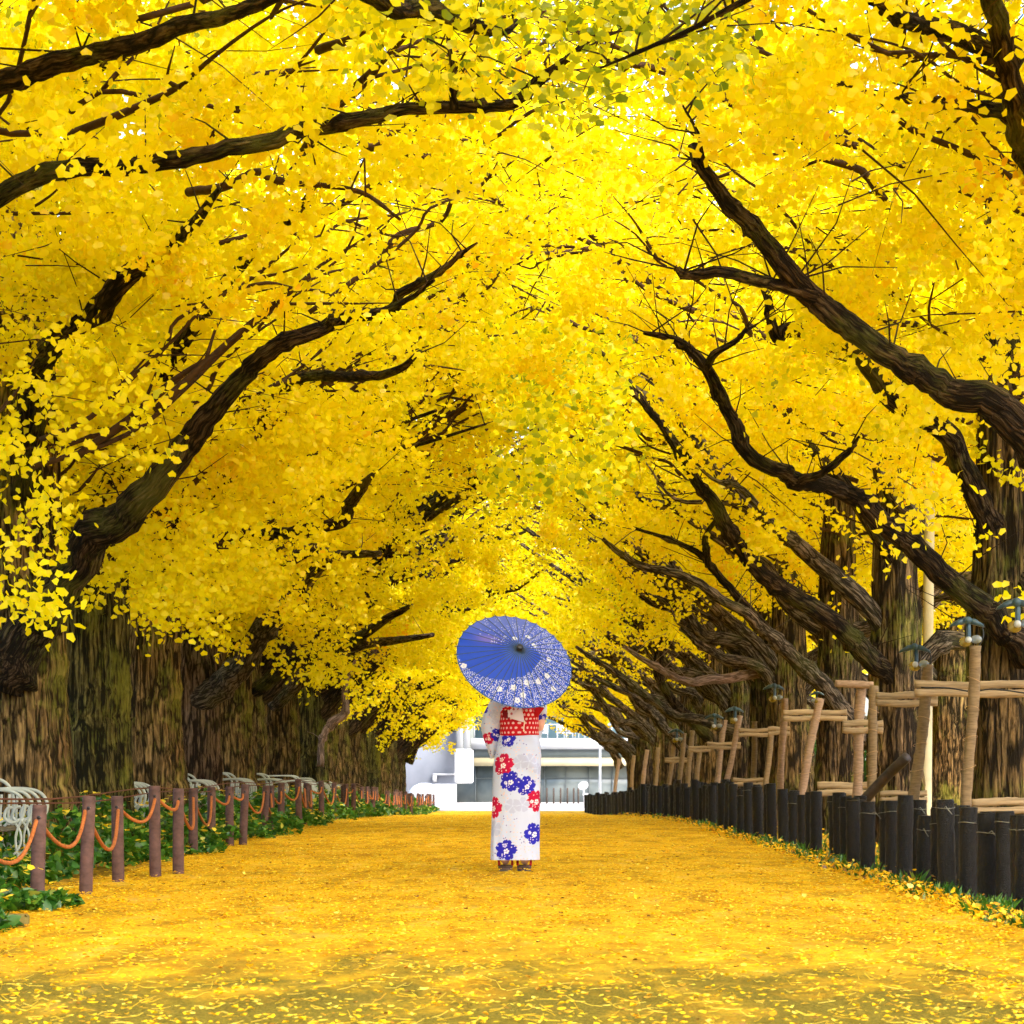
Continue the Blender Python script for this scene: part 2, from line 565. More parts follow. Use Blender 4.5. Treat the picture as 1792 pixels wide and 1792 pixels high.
n = NT('leaf_carpet_path')
vec = n.coords((1, 1, 1))
fine = n.noise(vec, 46, 5, 0.7, 0.4)
midn = n.noise(vec, 7, 5, 0.65)
big = n.noise(n.coords((.5, 1.0, 1)), 0.75, 3, 0.5)
c = n.ramp(fine, [(0.28, (.16, .085, .010)), (0.38, (.52, .27, .010)), (0.50, (.82, .46, .010)), (0.64, (.92, .60, .02)), (0.78, (.95, .76, .18))])
c = n.mix(n.ramp(midn, [(0.42, 0.0), (0.60, 0.8)]), c, n.mix(1.0, c, (1.06, 1.25, 1.8), 'MULTIPLY'))
m3 = n.noise(n.coords((1.3, .42, 1)), 2.2, 6, 0.72)  # dapples of light and shade on the path, put into its colour
c = n.mix(n.ramp(m3, [(0.40, 0.9), (0.52, 0.0)]), c, n.mix(1.0, c, (.66, .58, .48), 'MULTIPLY'))
c = n.mix(n.ramp(m3, [(0.56, 0.0), (0.70, 0.55)]), c, (.93, .64, .20))
c = n.mix(n.ramp(big, [(0.42, 0.6), (0.56, 0.0)]), c, n.mix(1.0, c, (.84, .76, .6), 'MULTIPLY'))
# bare asphalt where feet have cleared the leaves near the viewer
tc = n.n('TexCoord'); sp = n.n('SeparateXYZ'); n.l(tc.outputs['Object'], sp.inputs[0])
near = n.n('MapRange'); near.inputs['From Min'].default_value = 12.5; near.inputs['From Max'].default_value = 8.2
n.l(sp.outputs['Y'], near.inputs['Value'])
patch = n.noise(n.coords((1.0, .38, 1)), 2.4, 6, 0.68, 0.4)
pf = n.math('ADD', n.math('MULTIPLY', near.outputs[0], 0.40), patch)
pf = n.math('ADD', pf, n.math('MULTIPLY', n.math('SUBTRACT', fine, 0.5), 0.6))
pm = n.ramp(pf, [(0.54, 0.0), (0.84, 0.95)])
asph = n.ramp(n.noise(n.coords((1, .5, 1)), 75, 5, 0.75), [(0.36, (.05, .045, .006)), (0.55, (.15, .125, .012)), (0.72, (.34, .25, .04))])
c = n.mix(pm, c, asph)
n.principled(c, 0.9, n.bump(n.math('ADD', fine, n.math('MULTIPLY', n.noise(vec, 130, 3), .5)), 0.75, 0.02), 0, 0.12)
M['carpet'] = n.m

n = NT('pale_street')
vec = n.coords((1, 1, 1))
c = n.ramp(n.noise(vec, 3, 4), [(0.3, (.36, .34, .33)), (0.7, (.46, .44, .43))])
n.principled(c, 0.85, None, 0, 0.2)
M['street'] = n.m

ds_near = np.concatenate([np.linspace(-30, 30, 31), np.linspace(32, 94, 63)])
sheet('ground', [-900, -60, -20, -8, -3, 0, 3, 8, 20, 60, 900], np.concatenate([[-300], ds_near, np.linspace(98, 140, 8), [300, 900, 2400]]), -0.012, M['soil'])
sheet('leaf_covered_path', np.linspace(-2.95, 2.75, 12), np.concatenate([np.linspace(-12, 30, 43), np.linspace(32, 89, 58)]), 0.0, M['carpet'])
sheet('street', [-40, -10, 0, 10, 40], np.linspace(89.6, 112, 12), -0.003, M['street'])

# loose fallen leaves and stalks: too many to count
def falloff_d(nn, d0, d1, p, rg):
    u = rg.random(nn)
    a, b = d0 ** (1 - p), d1 ** (1 - p)
    return (a + u * (b - a)) ** (1 / (1 - p))


N = 80000
d = falloff_d(N, 7.3, 66, 1.55, rng)
x = rng.uniform(-3.05, 2.75, N)
drift = np.clip((d - 8.6) / 6.0, 0.22, 1) + (np.abs(x + 0.3) > 1.9) * 0.35
keep = rng.random(N) < drift
side = rng.random(N) < 0.16
x = np.where(side, np.where(rng.random(N) < .5, rng.uniform(-4.6, -2.4, N), rng.uniform(2.2, 5.5, N)), x)
keep |= side
x, d = x[keep], d[keep]
pos = np.stack([x, d, gz(d) + 0.006 + rng.random(len(d)) * 0.016], 1)
v, q = leaf_cloud(pos, rng.uniform(.012, .027, len(pos)), rng, 0.0, 0.93)
v[:, 2] = np.maximum(v[:, 2], np.repeat(gz(d), 6) + 0.002)
mb = MB().add(v, q)
o = mb.build('fallen_leaves', M['fallen'])
set_float(o.data, 'tint', np.repeat(np.clip(rng.normal(.55, .27, len(pos)), 0, 1), 6))
tag(o, 'loose yellow ginkgo leaves lying over the path', 'leaves', kind='stuff')

mb = MB(); tints = []
for k in range(1300):
    dd = float(falloff_d(1, 7.3, 16, 2.2, rng)[0]); xx = rng.uniform(-2.9, 2.7)
    a = rng.normal(0, .75); L = rng.uniform(.03, .085)
    p0 = np.array((xx, dd, gzf(dd) + .006)); dr = np.array((math.cos(a), math.sin(a), 0)) * (1 if rng.random() < .5 else -1)
    p1 = p0 + dr * L * .5 + np.array((0, rng.normal(0, .002), abs(rng.normal(0, .004))))
    p2 = p0 + dr * L + np.array((0, rng.normal(0, .003), abs(rng.normal(0, .012))))
    v, q, t = tube([p0, p1, p2], [.0011, .0009, .0007], 3, False)
    mb.add(v, q); tints.append(np.full(len(v), np.clip(rng.normal(.75, .15), 0, 1)))
o = mb.build('leaf_stalks', M['fallen']); set_float(o.data, 'tint', np.concatenate(tints))
tag(o, 'thin yellow leaf stalks scattered on the near path', 'leaf stalks', kind='stuff')

# ------------------------------------------------------------------ ginkgo trees
XL, XR = -4.0, 3.95


def A_left(u):
    return np.interp(u, [-3.2, -1, 0, 1, 2, 3, 4, 4.8], [3.0, 2.6, 2.35, 2.75, 3.45, 4.15, 4.75, 5.0])


def A_right(u):
    return np.interp(u, [-3.2, -1, 0, 1, 2, 3, 4, 4.8], [3.4, 3.3, 3.35, 3.75, 4.15, 4.55, 4.85, 5.0])


def A_ceiling(u):
    return np.interp(u, [-3.2, -1, 0, 1, 2.6, 4, 4.8], [4.0, 4.1, 4.3, 4.5, 4.85, 5.05, 5.15])


def crown_mesh(name, A, seed, n_tw=450, per=128, extra=12000, fringe=70, size=(.036, .062), thick=1.0):
    """foliage in local tree space: x towards the avenue (u), y along it, z up"""
    rg = np.random.default_rng(seed)
    P0, DR, LN, TI = [], [], [], []
    for k in range(n_tw + fringe):
        u = rg.uniform(-3.0, 4.7); vv = rg.uniform(-3.3, 3.3)
        th = np.interp(u, [-3, 0, 4.7], [3.2, 2.6, 2.4]) * thick
        h = rg.random() ** 1.25 * th
        if k >= n_tw:
            u = rg.uniform(-.4, 3.2); h = -rg.uniform(0.0, .45)
        zz = A(u) + h + 0.28 * math.sin(u * 2.3 + seed) * math.cos(vv * 1.9 + seed * 2)
        a = rg.uniform(0, 2 * PI)
        dr = np.array((math.cos(a) + .35, math.sin(a), rg.normal(.05, .28))); dr /= np.linalg.norm(dr)
        P0.append((u, vv, zz)); DR.append(dr); LN.append(rg.uniform(.45, 1.15)); TI.append(rg.normal(.56 - (.13 if u > 3.6 else 0), .09))
    P0, DR, LN, TI = map(np.array, (P0, DR, LN, TI))
    nt = len(P0)
    # leaves in tufts along each twig
    ids = np.repeat(np.arange(nt), per)
    t = np.round(rg.random(len(ids)) * 13) / 13 + rg.normal(0, .018, len(ids))
    droopz = -0.22 * (t * LN[ids]) ** 2
    pos = P0[ids] + DR[ids] * (t * LN[ids])[:, None] + rg.normal(0, .072, (len(ids), 3))
    pos[:, 2] += droopz - .02
    ti = TI[ids] + rg.normal(0, .09, len(ids))
    # loose fill between the twigs
    u = rg.uniform(-3.1, 4.8, extra); vv = rg.uniform(-3.3, 3.3, extra)
    th = np.interp(u, [-3, 0, 4.7], [3.2, 2.6, 2.4]) * thick
    z = A(u) + .15 + rg.random(extra) * th
    pos = np.vstack([pos, np.stack([u, vv, z], 1)]); ti = np.concatenate([ti, rg.normal(.58, .12, extra)])
    v, q = leaf_cloud(pos, rg.uniform(*size, len(pos)), rg, 0.75)
    me = MB().add(v, q).mesh(name)
    set_float(me, 'tint', np.repeat(np.clip(ti, 0, 1), 6))
    me.materials.append(M['leaf'])
    mb = MB()
    for k in range(nt):
        s = np.array((0, .33, .66, 1.0))
        pts = P0[k] - DR[k] * .25 + DR[k] * ((LN[k] + .25) * s)[:, None] + rg.normal(0, .02, (4, 3))
        pts[:, 2] -= .22 * (s * LN[k]) ** 2
        v, q, _ = tube(pts, np.array((.0075, .006, .004, .0015)) * rg.uniform(.6, 1.3), 3, False)
        mb.add(v, q)
    for k in range(17):                                     # thin dark boughs that follow the arch just under the leaves
        u0 = rg.uniform(-1.2, 3.0); v0 = rg.uniform(-3, 3); ln = rg.uniform(1.0, 2.3); dv = rg.normal(0, .95)
        ss = np.linspace(0, 1, 7)
        uu = u0 + ln * ss
        pts = np.stack([uu, v0 + dv * ss * ln, A(uu) - .10 + rg.uniform(-.12, .22) + .16 * ss], 1) + rg.normal(0, .045, (7, 3))
        g = limb_geo(pts, np.linspace(rg.uniform(.014, .034), .005, 7), rg, 6, 3)
        mb.add(g[0], g[1], g[2])
        for b in range(2):
            p0 = pts[rg.integers(1, 6)]; d2 = np.array((rg.uniform(.1, 1), rg.normal(0, .8), rg.uniform(-.1, .7))); d2 *= rg.uniform(.4, .9) / np.linalg.norm(d2)
            g = limb_geo([p0, p0 + d2 * .5 + rg.normal(0, .04, 3), p0 + d2], (.014, .010, .004), rg, 5, 3); mb.add(g[0], g[1], g[2])
    tw = mb.mesh(name + '_twigs'); tw.materials.append(M['twig'])
    return me, tw


def trunk_mesh(name, r0, zfork, ztop, seed, mat, lean=0.0):
    rg = np.random.default_rng(seed)
    zs = np.concatenate([np.linspace(-1.0, zfork, 46), np.linspace(zfork + .15, ztop, 26)])
    n = 56
    ang = np.arange(n) * 2 * PI / n
    ph = rg.uniform(0, 6.28, 8)
    V = np.zeros((len(zs), n, 3))
    cx = np.cumsum(rg.normal(0, .008, len(zs))); cy = np.cumsum(rg.normal(0, .008, len(zs)))
    for i, z in enumerate(zs):
        base = r0 * np.interp(z, [-1, 0, .5, 1.2, zfork * .9, zfork + 1.6, ztop], [1.45, 1.28, 1.07, 1.0, .96, .66, .26])
        prof = 1 + .05 * np.sin(3 * ang + ph[0] + .3 * z) + .04 * np.sin(5 * ang + ph[1] - .4 * z) + .028 * np.sin(9 * ang + ph[2] + .9 * math.sin(z * 1.3)) \
            + .022 * np.sin(14 * ang + ph[3] + 1.1 * math.sin(z * 1.7 + 1)) + .018 * np.abs(np.sin(11 * ang + ph[4] + .7 * math.sin(z * 2.1))) + rg.normal(0, .011, n)
        if z < .5: prof = prof + .07 * (0.5 - z) * np.sin(4 * ang + ph[5])
        rr = base * prof
        V[i] = np.stack([cx[i] + lean * z + rr * np.cos(ang), cy[i] + rr * np.sin(ang), np.full(n, z)], 1)
    m = len(zs)
    i = np.arange(m - 1)[:, None] * n; j = np.arange(n)[None, :]; j2 = (j + 1) % n
    q = np.stack([i + j, i + j2, i + n + j2, i + n + j], -1).reshape(-1, 4)
    me = MB().add(V.reshape(-1, 3), q).mesh(name, True)
    me.materials.append(mat)
    return me


def generic_limbs(prefix, A, seed, r0, mat, zlo, zhi, k_in=4, k_out=2):
    """meshes of the limbs that arch to the avenue (+x) and a few to the back; local space"""
    rg = np.random.default_rng(seed)
    out = []
    for k in range(k_in + k_out):
        inward = k < k_in
        z0 = rg.uniform(zlo, zhi); L = rg.uniform(2.9, 4.3) if inward else rg.uniform(2, 3)
        yv = rg.uniform(-1.8, 1.8)
        pts, rad = [], []
        nn = 8
        zend = float(A(L if inward else -2)) + rg.uniform(-.05, .35)
        for s in np.linspace(0, 1, nn):
            uu = L * s * (1 if inward else -1)
            zz = z0 + (zend - z0) * s ** .82
            pts.append((uu + rg.normal(0, .09) * (0 < s), yv * s ** 1.2 + rg.normal(0, .11) * (0 < s), zz + rg.normal(0, .10) * (0 < s)))
            rad.append(r0 * .42 * (1 - s) ** .8 * rg.uniform(.9, 1.1) + .016)
        mb = MB()
        mb.add(*_lg(limb_geo(pts, rad, rg)))
        for b in range(3):                                  # side branches
            i0 = rg.integers(2, nn - 1); p0 = np.array(pts[i0])
            a = rg.uniform(-1.1, 1.1); dl = rg.uniform(.7, 1.5)
            dv = np.array(((1 if inward else -1) * math.cos(a), math.sin(a), rg.uniform(.1, .8)))
            bp = [p0 + dv * dl * s + rg.normal(0, .06, 3) * (s > 0) for s in (0, .35, .7, 1)]
            mb.add(*_lg(limb_geo(bp, np.array((.55, .42, .28, .1)) * rad[i0], rg, 8, 4)))
        me = mb.mesh(prefix, True); me.materials.append(mat)
        out.append(me)
    return out


def twiglets(pts, rg, nn, L=(.25, .8), r=.008):
    """thin shoots springing from a traced limb (kept in the limb's own mesh)"""
    mb = MB()
    pts = np.asarray(pts)
    for k in range(nn):
        i = rg.integers(1, len(pts)); t = rg.random()
        p0 = pts[i - 1] * (1 - t) + pts[i] * t
        dv = rg.normal(0, 1, 3); dv[2] = abs(dv[2]) * .8 + .15; dv /= np.linalg.norm(dv)
        ln = rg.uniform(*L)
        bp = [p0, p0 + dv * ln * .5 + rg.normal(0, .03, 3), p0 + dv * ln + rg.normal(0, .06, 3)]
        v, q, tt = tube(bp, (r, r * .7, r * .3), 4, False)
        mb.add(v, q)
    return mb


# shared meshes: three kinds of crown per side
crownL = [crown_mesh('ginkgo_crown', A_left, 11 + k, fringe=30) for k in range(2)]
crownR = [crown_mesh('ginkgo_crown', A_right, 31 + k, fringe=15) for k in range(2)]
crownLfar = [crown_mesh('ginkgo_crown', A_left, 15 + k, 360, 54, 4500, 40, (.048, .078), .62) for k in range(2)]
crownRfar = [crown_mesh('ginkgo_crown', A_right, 35 + k, 360, 54, 4500, 12, (.048, .078), .62) for k in range(2)]
crown_thin = [crown_mesh('ginkgo_crown', A_right, 45 + k, 220, 44, 2500, 10, (.048, .078), 1.0) for k in range(2)]
crown_open = crown_mesh('ginkgo_crown', A_left, 19, fringe=12)
crown_high = crown_mesh('ginkgo_crown', A_ceiling, 20, fringe=0)
trunkL = [trunk_mesh('ginkgo_trunk', .415, 2.4, 7.5, 50 + k, M[m]) for k, m in enumerate(('bark_left', 'bark_moss', 'bark_pink', 'bark_left'))]
trunkR = [trunk_mesh('ginkgo_trunk', .265, 2.3, 7.5, 60 + k, M[m]) for k, m in enumerate(('bark_right', 'bark_right', 'bark_left'))]
limbsL = [generic_limbs('ginkgo_limb', A_left, 70 + k, .40, M['limb'], 1.7, 2.8) for k in range(2)]
limbsR = [generic_limbs('ginkgo_limb', A_right, 80 + k, .235, M['limb_grey'], 1.3, 2.6, 4, 1) for k in range(2)]


def tree(name, x, d, facing, trunk, limbs, crown, label, group, zs=1.0, crown_dz=0.0, yflip=False, cy=1.0):
    """facing +1: crown leans to +x (left row); -1: to -x (right row)"""
    root = empty(name, (x, d, gzf(d)), 0.0 if facing > 0 else PI)
    tag(root, label, 'tree', group)
    link('trunk', trunk, None, root)
    if crown is None: crown = ()
    else: crown = (('crown', crown[0]), ('twigs', crown[1]))
    for me in limbs:
        o = link('limb', me, None, root); o.scale = (1, 1, zs)
    for nm, me in crown:
        o = link(nm, me, None, root)
        o.scale = (1, cy, zs); o.location = (0, 0, crown_dz)
        if yflip: o.scale = (1, -cy, zs)
        if nm == 'twigs': o['kind'] = 'stuff'
    return root


def traced(root, pix, rad, d0, d1=None, mat='limb', shoots=8, seed=0, facing=1, start_d=None):
    """a limb whose course was read off the photograph, at the tree's own distance; rad in photo pixels"""
    rg = np.random.default_rng(seed + 900)
    m = len(pix)
    dd = np.linspace(d0, d1 if d1 is not None else d0, m)
    if m > 3: dd = dd + np.concatenate([[0], np.convolve(rg.normal(0, .25, m + 3), np.ones(3) / 3, 'same')[2:m + 1]])
    pts = np.array([P(px, py, dk) for (px, py), dk in zip(pix, dd)])
    rad = np.interp(np.linspace(0, 1, m), np.linspace(0, 1, len(rad)), rad) * dd / F * (.86 if root.location.x > 0 else .95)
    mb = twiglets(pts, rg, shoots, r=.007)
    mb.add(*_lg(limb_geo(pts, rad, rg, 14, 7, .10)))
    me = mb.mesh('ginkgo_limb', True); me.materials.append(M[mat])
    o = bpy.data.objects.new('limb', me); COL.objects.link(o)
    o.parent = root
    loc = Vector(root.location)
    a = root.rotation_euler.z
    mw = Matrix.Translation(loc) @ Matrix.Rotation(a, 4, 'Z')
    me.transform(mw.inverted())
    return o


GL, GR = 'ginkgo trees of the left row', 'ginkgo trees of the right row'
dL = [11.6, 16.3, 20.7, 24.0, 27.9, 31.7, 35.2, 39.5, 44.0, 49.0, 54.0, 59.5, 65.0, 70.5, 76.0, 82.0, 88.0]
labL = ['ginkgo outside the left edge whose thin limb crosses the top of the picture',
        'ginkgo at the left edge whose two long bare limbs sweep across the upper left',
        'nearest thick trunked ginkgo at the left edge with a great limb rising past the others',
        'ginkgo with the green mossy trunk just right of the left-edge trunk',
        'ginkgo with brown and dark streaked trunk between the mossy and the pinkish trunk',
        'ginkgo with pinkish furrowed trunk and a thick fork pointing right',
        'dull brown ginkgo trunk directly right of the pinkish forked one']
L = []
for i, d in enumerate(dL):
    far = d > 62
    zs = 1.0 if d < 62 else float(np.interp(d, [62, 88], [1.0, .84]))
    lab = labL[i] if i < len(labL) else 'ginkgo trunk in the far left row, %s from the far end of the avenue' % ordinal(len(dL) - i)
    tr = trunkL[{3: 1, 5: 2, 4: 3}.get(i, (0, 1, 3, 0)[i % 4])]
    x = XL + (rng.normal(0, .06) if i > 5 else 0)
    root = tree('ginkgo_tree', x, d, 1, tr, limbsL[i % 2] if i > 5 else limbsL[i % 2][4:], crown_high if i < 2 else crown_open if i < 4 else crownL[i % 2] if d < 48 else crownLfar[i % 2], lab, GL, zs, (.9, .1, .62, .45, .38, .45)[i] if i < 6 else .55,
                yflip=bool((i // 2) % 2))
    root.children[0].rotation_euler.z = rng.uniform(0, 6.28) if i not in (3, 4, 5) else 0
    if i == 0:
        o = link('crown', crown_high[0], None, root); o.location = (0, -6.2, .9)  # second crown, out of view, added to keep sky light off the near path
    L.append(root)

dR = [10.3, 15.5, 20.7, 26.2, 31.0, 36.0, 41.0, 46.2, 51.4, 56.6, 62.0, 67.2, 72.5, 78.0, 83.5]
labR = ['ginkgo outside the right edge with greenish leaves hanging into the top centre',
        'ginkgo beyond the right edge whose long bare limb reaches in at upper right',
        'near dark ginkgo trunk at the right edge with two limbs rising left from it',
        'slim ginkgo trunk banded by a rail with one long straight limb rising left',
        'ginkgo behind the wooden T shaped stake with low forking limbs rising left']
R = []
for i, d in enumerate(dR):
    zs = 1.0 if d < 60 else float(np.interp(d, [60, 84], [1.0, .80]))
    lab = labR[i] if i < len(labR) else 'ginkgo trunk in the far right row, %s from the far end of the avenue' % ordinal(len(dR) - i)
    x = XR + (rng.normal(0, .08) if i > 4 else 0)
    lm = limbsR[i % 2] if i > 4 else limbsR[i % 2][4:] + (limbsR[i % 2][:1] if i > 2 else [])
    root = tree('ginkgo_tree', x, d, -1, trunkR[i % 3], lm, crown_high if i < 1 else crownR[i % 2] if d < 48 else crownRfar[i % 2], lab, GR, zs, (1.0, .95, .45, .32, .30)[i] if i < 5 else .32, yflip=bool((i // 2) % 2))
    root.children[0].rotation_euler.z = rng.uniform(0, 6.28)
    if i == 0:                                              # extra unseen crown copy, added overhead to shade the near path
        o = link('crown', crown_high[0], None, root); o.location = (0, 5.4, 1.0)
    R.append(root)

# limbs read off the photograph (left side)
traced(L[0], [(380, -420), (520, -170), (660, 0), (730, 18), (830, 45), (870, 55), (905, 38)], [20, 19, 17, 13, 6], 11.8, 14.0, seed=1, shoots=10)
traced(L[1], [(-170, 250), (0, 145), (120, 110), (230, 75), (330, 40), (430, 15), (530, -25)], [26, 23, 20, 18, 14, 10], 14.6, 12.8, seed=2)
traced(L[1], [(-190, 500), (0, 338), (120, 295), (240, 290), (380, 265), (520, 235), (640, 210), (720, 190), (830, 188), (900, 180), (945, 140), (1000, 95), (1035, 68)],
       [25, 20, 18, 17, 16, 15, 14, 12, 12, 10, 11, 6, 3], 15.0, 13.1, seed=3, shoots=26)
traced(L[1], [(795, 190), (792, 130), (785, 62)], [8, 6, 4], 13.6, 13.4, seed=4, shoots=4)
traced(L[1], [(330, 335), (400, 325), (450, 300), (490, 318), (620, 332), (700, 385)], [9, 8, 7, 5, 3], 16.6, 15.6, 'twig', seed=42, shoots=5)
traced(L[2], [(-40, 380), (30, 225), (120, 150), (190, 110), (255, 85)], [18, 16, 14, 9], 20.4, 16.4, seed=5)
traced(L[2], [(40, 860), (62, 660), (105, 600), (180, 530), (270, 450), (330, 400), (385, 330)], [32, 26, 22, 21, 18, 12, 5], 20.3, 16.0, seed=6, shoots=12)
traced(L[3], [(160, 900), (270, 700), (340, 570), (430, 450), (520, 370), (560, 310)], [19, 15, 13, 12, 9, 4], 22.4, 16.6, seed=7, shoots=10)
traced(L[2], [(0, 1190), (62, 1085), (120, 1010), (190, 920), (250, 870), (330, 780), (380, 710), (440, 640), (500, 600), (590, 560), (680, 545), (702, 515), (745, 490), (800, 450), (835, 425)],
       [50, 43, 39, 33, 28, 25, 21, 18, 16, 13, 11, 9, 7, 5, 2], 20.3, 17.4, seed=8, shoots=30)
traced(L[2], [(660, 552), (720, 520), (760, 490)], [6, 5, 3], 17.8, 17.4, seed=81, shoots=4)
traced(L[3], [(270, 960), (400, 830), (460, 745), (490, 690), (540, 660), (620, 660), (690, 650), (735, 615)], [18, 15, 14, 13, 10, 9, 8, 4], 23.8, 19.3, seed=9, shoots=12)
traced(L[4], [(330, 1000), (400, 940), (470, 935), (590, 920), (620, 870), (652, 832)], [16, 13, 12, 11, 12, 5], 27.6, 23.0, seed=10, shoots=10)
traced(L[5], [(400, 1030), (450, 985), (500, 985), (545, 960), (590, 970), (665, 968)], [14, 12, 10, 6], 31.2, 26.5, 'limb_grey', seed=11, shoots=8)
traced(L[5], [(345, 1240), (392, 1190), (440, 1150), (480, 1080), (522, 1035), (575, 980)], [28, 25, 22, 20, 17, 9], 31.4, 29.4, 'limb_grey', seed=12)
traced(L[7], [(445, 1210), (520, 1155), (600, 1130), (680, 1080), (720, 1060)], [15, 12, 9, 4], 39.3, 36.5, seed=13)
traced(L[8], [(480, 1235), (550, 1160), (640, 1128), (700, 1120), (758, 1110)], [14, 10, 8, 4], 43.6, 39.5, 'limb_grey', seed=14)
traced(L[9], [(560, 1340), (565, 1290), (580, 1268), (603, 1245), (605, 1200), (622, 1155)], [7, 6, 9, 7, 5, 2], 48.4, 48, 'limb_pale', seed=15, shoots=3)
traced(L[4], [(400, 850), (540, 800), (650, 760), (762, 720)], [6, 5, 3], 26.5, 22.5, seed=16)
traced(L[5], [(500, 850), (600, 805), (740, 775), (850, 742)], [6, 5, 2], 30, 24.5, seed=17)
traced(L[7], [(640, 960), (740, 915), (800, 870), (830, 850)], [6, 5, 3], 37, 29.5, seed=18)
traced(L[10], [(640, 1180), (760, 1090), (830, 1042), (900, 1030), (948, 998)], [8, 8, 7, 5, 2], 53, 45, seed=19)

# limbs read off the photograph (right side)
traced(R[1], [(1880, 520), (1810, 300), (1772, 180), (1745, 60), (1725, -30)], [30, 27, 25, 20], 15.2, 13.6, seed=20)
traced(R[1], [(1768, 100), (1690, 65), (1600, 40), (1525, -10)], [24, 22, 18, 15], 15.0, 12.9, seed=21)
traced(R[1], [(1800, 240), (1755, 198), (1680, 180), (1600, 172), (1545, 165)], [18, 16, 14, 10, 5], 15.2, 14.2, seed=22)
traced(R[1], [(1990, 1000), (1880, 840), (1792, 760), (1720, 700), (1640, 670), (1560, 620), (1470, 560), (1420, 520), (1350, 440), (1290, 370), (1235, 305), (1212, 258)],
       [48, 44, 41, 36, 30, 27, 26, 24, 21, 18, 14, 12], 15.4, 14.8, seed=23, shoots=26)
traced(R[1], [(1235, 300), (1222, 240), (1195, 185)], [5, 4, 2], 14.9, 14.7, seed=24, shoots=4)
traced(R[1], [(1425, 518), (1340, 492), (1262, 478), (1205, 483), (1185, 468)], [14, 13, 12, 11, 6], 15.2, 14.8, seed=25, shoots=10)
traced(R[2], [(1800, 1030), (1745, 925), (1690, 810), (1640, 740), (1560, 690), (1500, 620), (1460, 590), (1380, 575), (1362, 592), (1345, 530), (1335, 490)],
       [33, 27, 24, 23, 22, 19, 16, 13, 12, 9, 6], 20.6, 19.4, seed=26, shoots=16)
traced(R[2], [(1800, 1150), (1740, 1085), (1700, 1050), (1600, 960), (1540, 905), (1470, 860), (1420, 845), (1380, 838), (1310, 795), (1275, 720), (1235, 645), (1190, 600), (1128, 582)],
       [32, 29, 27, 25, 23, 20, 17, 16, 15, 14, 12, 9, 4], 20.4, 19.0, seed=27, shoots=30)
traced(R[2], [(1395, 843), (1440, 825), (1480, 795), (1504, 763)], [10, 8, 7, 3], 19.7, 19.5, seed=28, shoots=5)
traced(R[2], [(1238, 650), (1250, 620), (1290, 595), (1310, 570)], [9, 8, 6, 3], 19.2, 19.0, seed=281, shoots=9)
traced(R[3], [(1570, 1210), (1530, 1150), (1480, 1110), (1380, 1040), (1310, 980), (1260, 900), (1220, 840), (1170, 765), (1140, 720), (1100, 678)],
       [26, 23, 21, 19, 17, 15, 12, 10, 8, 6], 26, 25, seed=29, shoots=18)
traced(R[3], [(1590, 950), (1600, 905), (1560, 865), (1530, 800), (1520, 780)], [19, 16, 14, 11], 26.2, 25.5, 'limb_grey', seed=30)
traced(R[3], [(1575, 1000), (1480, 850), (1410, 770), (1360, 720), (1275, 708)], [15, 13, 11, 9, 5], 26, 24.8, seed=31)
traced(R[4], [(1505, 1300), (1485, 1250), (1440, 1200), (1370, 1130), (1320, 1085), (1280, 1060), (1200, 1010), (1110, 985), (1055, 943)],
       [22, 20, 18, 15, 12, 10, 9, 8, 4], 30.8, 29.6, 'limb_grey', seed=32, shoots=16)
traced(R[4], [(1450, 1210), (1370, 1130), (1300, 1055), (1250, 1000), (1210, 960), (1108, 923)], [13, 11, 9, 8, 6, 3], 31, 30, seed=33, shoots=14)
traced(R[4], [(1240, 990), (1235, 940), (1260, 900)], [7, 6, 4], 30.4, 30, seed=331, shoots=4)
traced(R[5], [(1370, 1230), (1330, 1170), (1270, 1150), (1230, 1130), (1190, 1100)], [15, 12, 10, 8, 5], 36, 35, 'limb_grey', seed=34)
traced(R[5], [(1330, 1180), (1250, 1190), (1200, 1190), (1150, 1170), (1090, 1130)], [11, 10, 8, 7, 4], 36, 35, 'limb_pale', seed=35)
traced(R[6], [(1280, 1280), (1230, 1260), (1180, 1250), (1130, 1215), (1050, 1160), (1008, 1132)], [12, 11, 9, 8, 6, 3], 41, 40, 'limb_grey', seed=36)
traced(R[7], [(1240, 1290), (1180, 1230), (1150, 1170), (1160, 1120), (1190, 1062), (1255, 1055)], [12, 10, 10, 9, 8, 4], 46.2, 45.5, seed=37)
traced(R[8], [(1200, 1310), (1150, 1260), (1100, 1215), (1060, 1195), (1000, 1158)], [10, 9, 7, 6, 3], 51, 50, 'limb_grey', seed=38)

# the greenish spray hanging in at the top centre, and one low branch that closes the far end on each side
def spray(root, name, boxes, tint, seed, size=(.05, .078)):
    rg = np.random.default_rng(seed)
    pos = []
    for (px0, py0, px1, py1, d0, d1, nn) in boxes:
        for k in range(max(1, nn // 14)):
            c0 = P(rg.uniform(px0, px1), rg.uniform(py0, py1), rg.uniform(d0, d1))
            pos.append(c0 + rg.normal(0, 1, (14, 3)) * np.array((.10, .12, .07)))
    pos = np.vstack(pos)
    v, q = leaf_cloud(pos, rg.uniform(*size, len(pos)), rg, 1.3)
    me = MB().add(v, q).mesh(name)
    set_float(me, 'tint', np.repeat(np.clip(rg.normal(tint, .11, len(pos)), 0, 1), 6)); me.materials.append(M['leaf'])
    o = bpy.data.objects.new(name, me); COL.objects.link(o); o.parent = root
    me.transform((Matrix.Translation(Vector(root.location)) @ Matrix.Rotation(root.rotation_euler.z, 4, 'Z')).inverted())
    return o


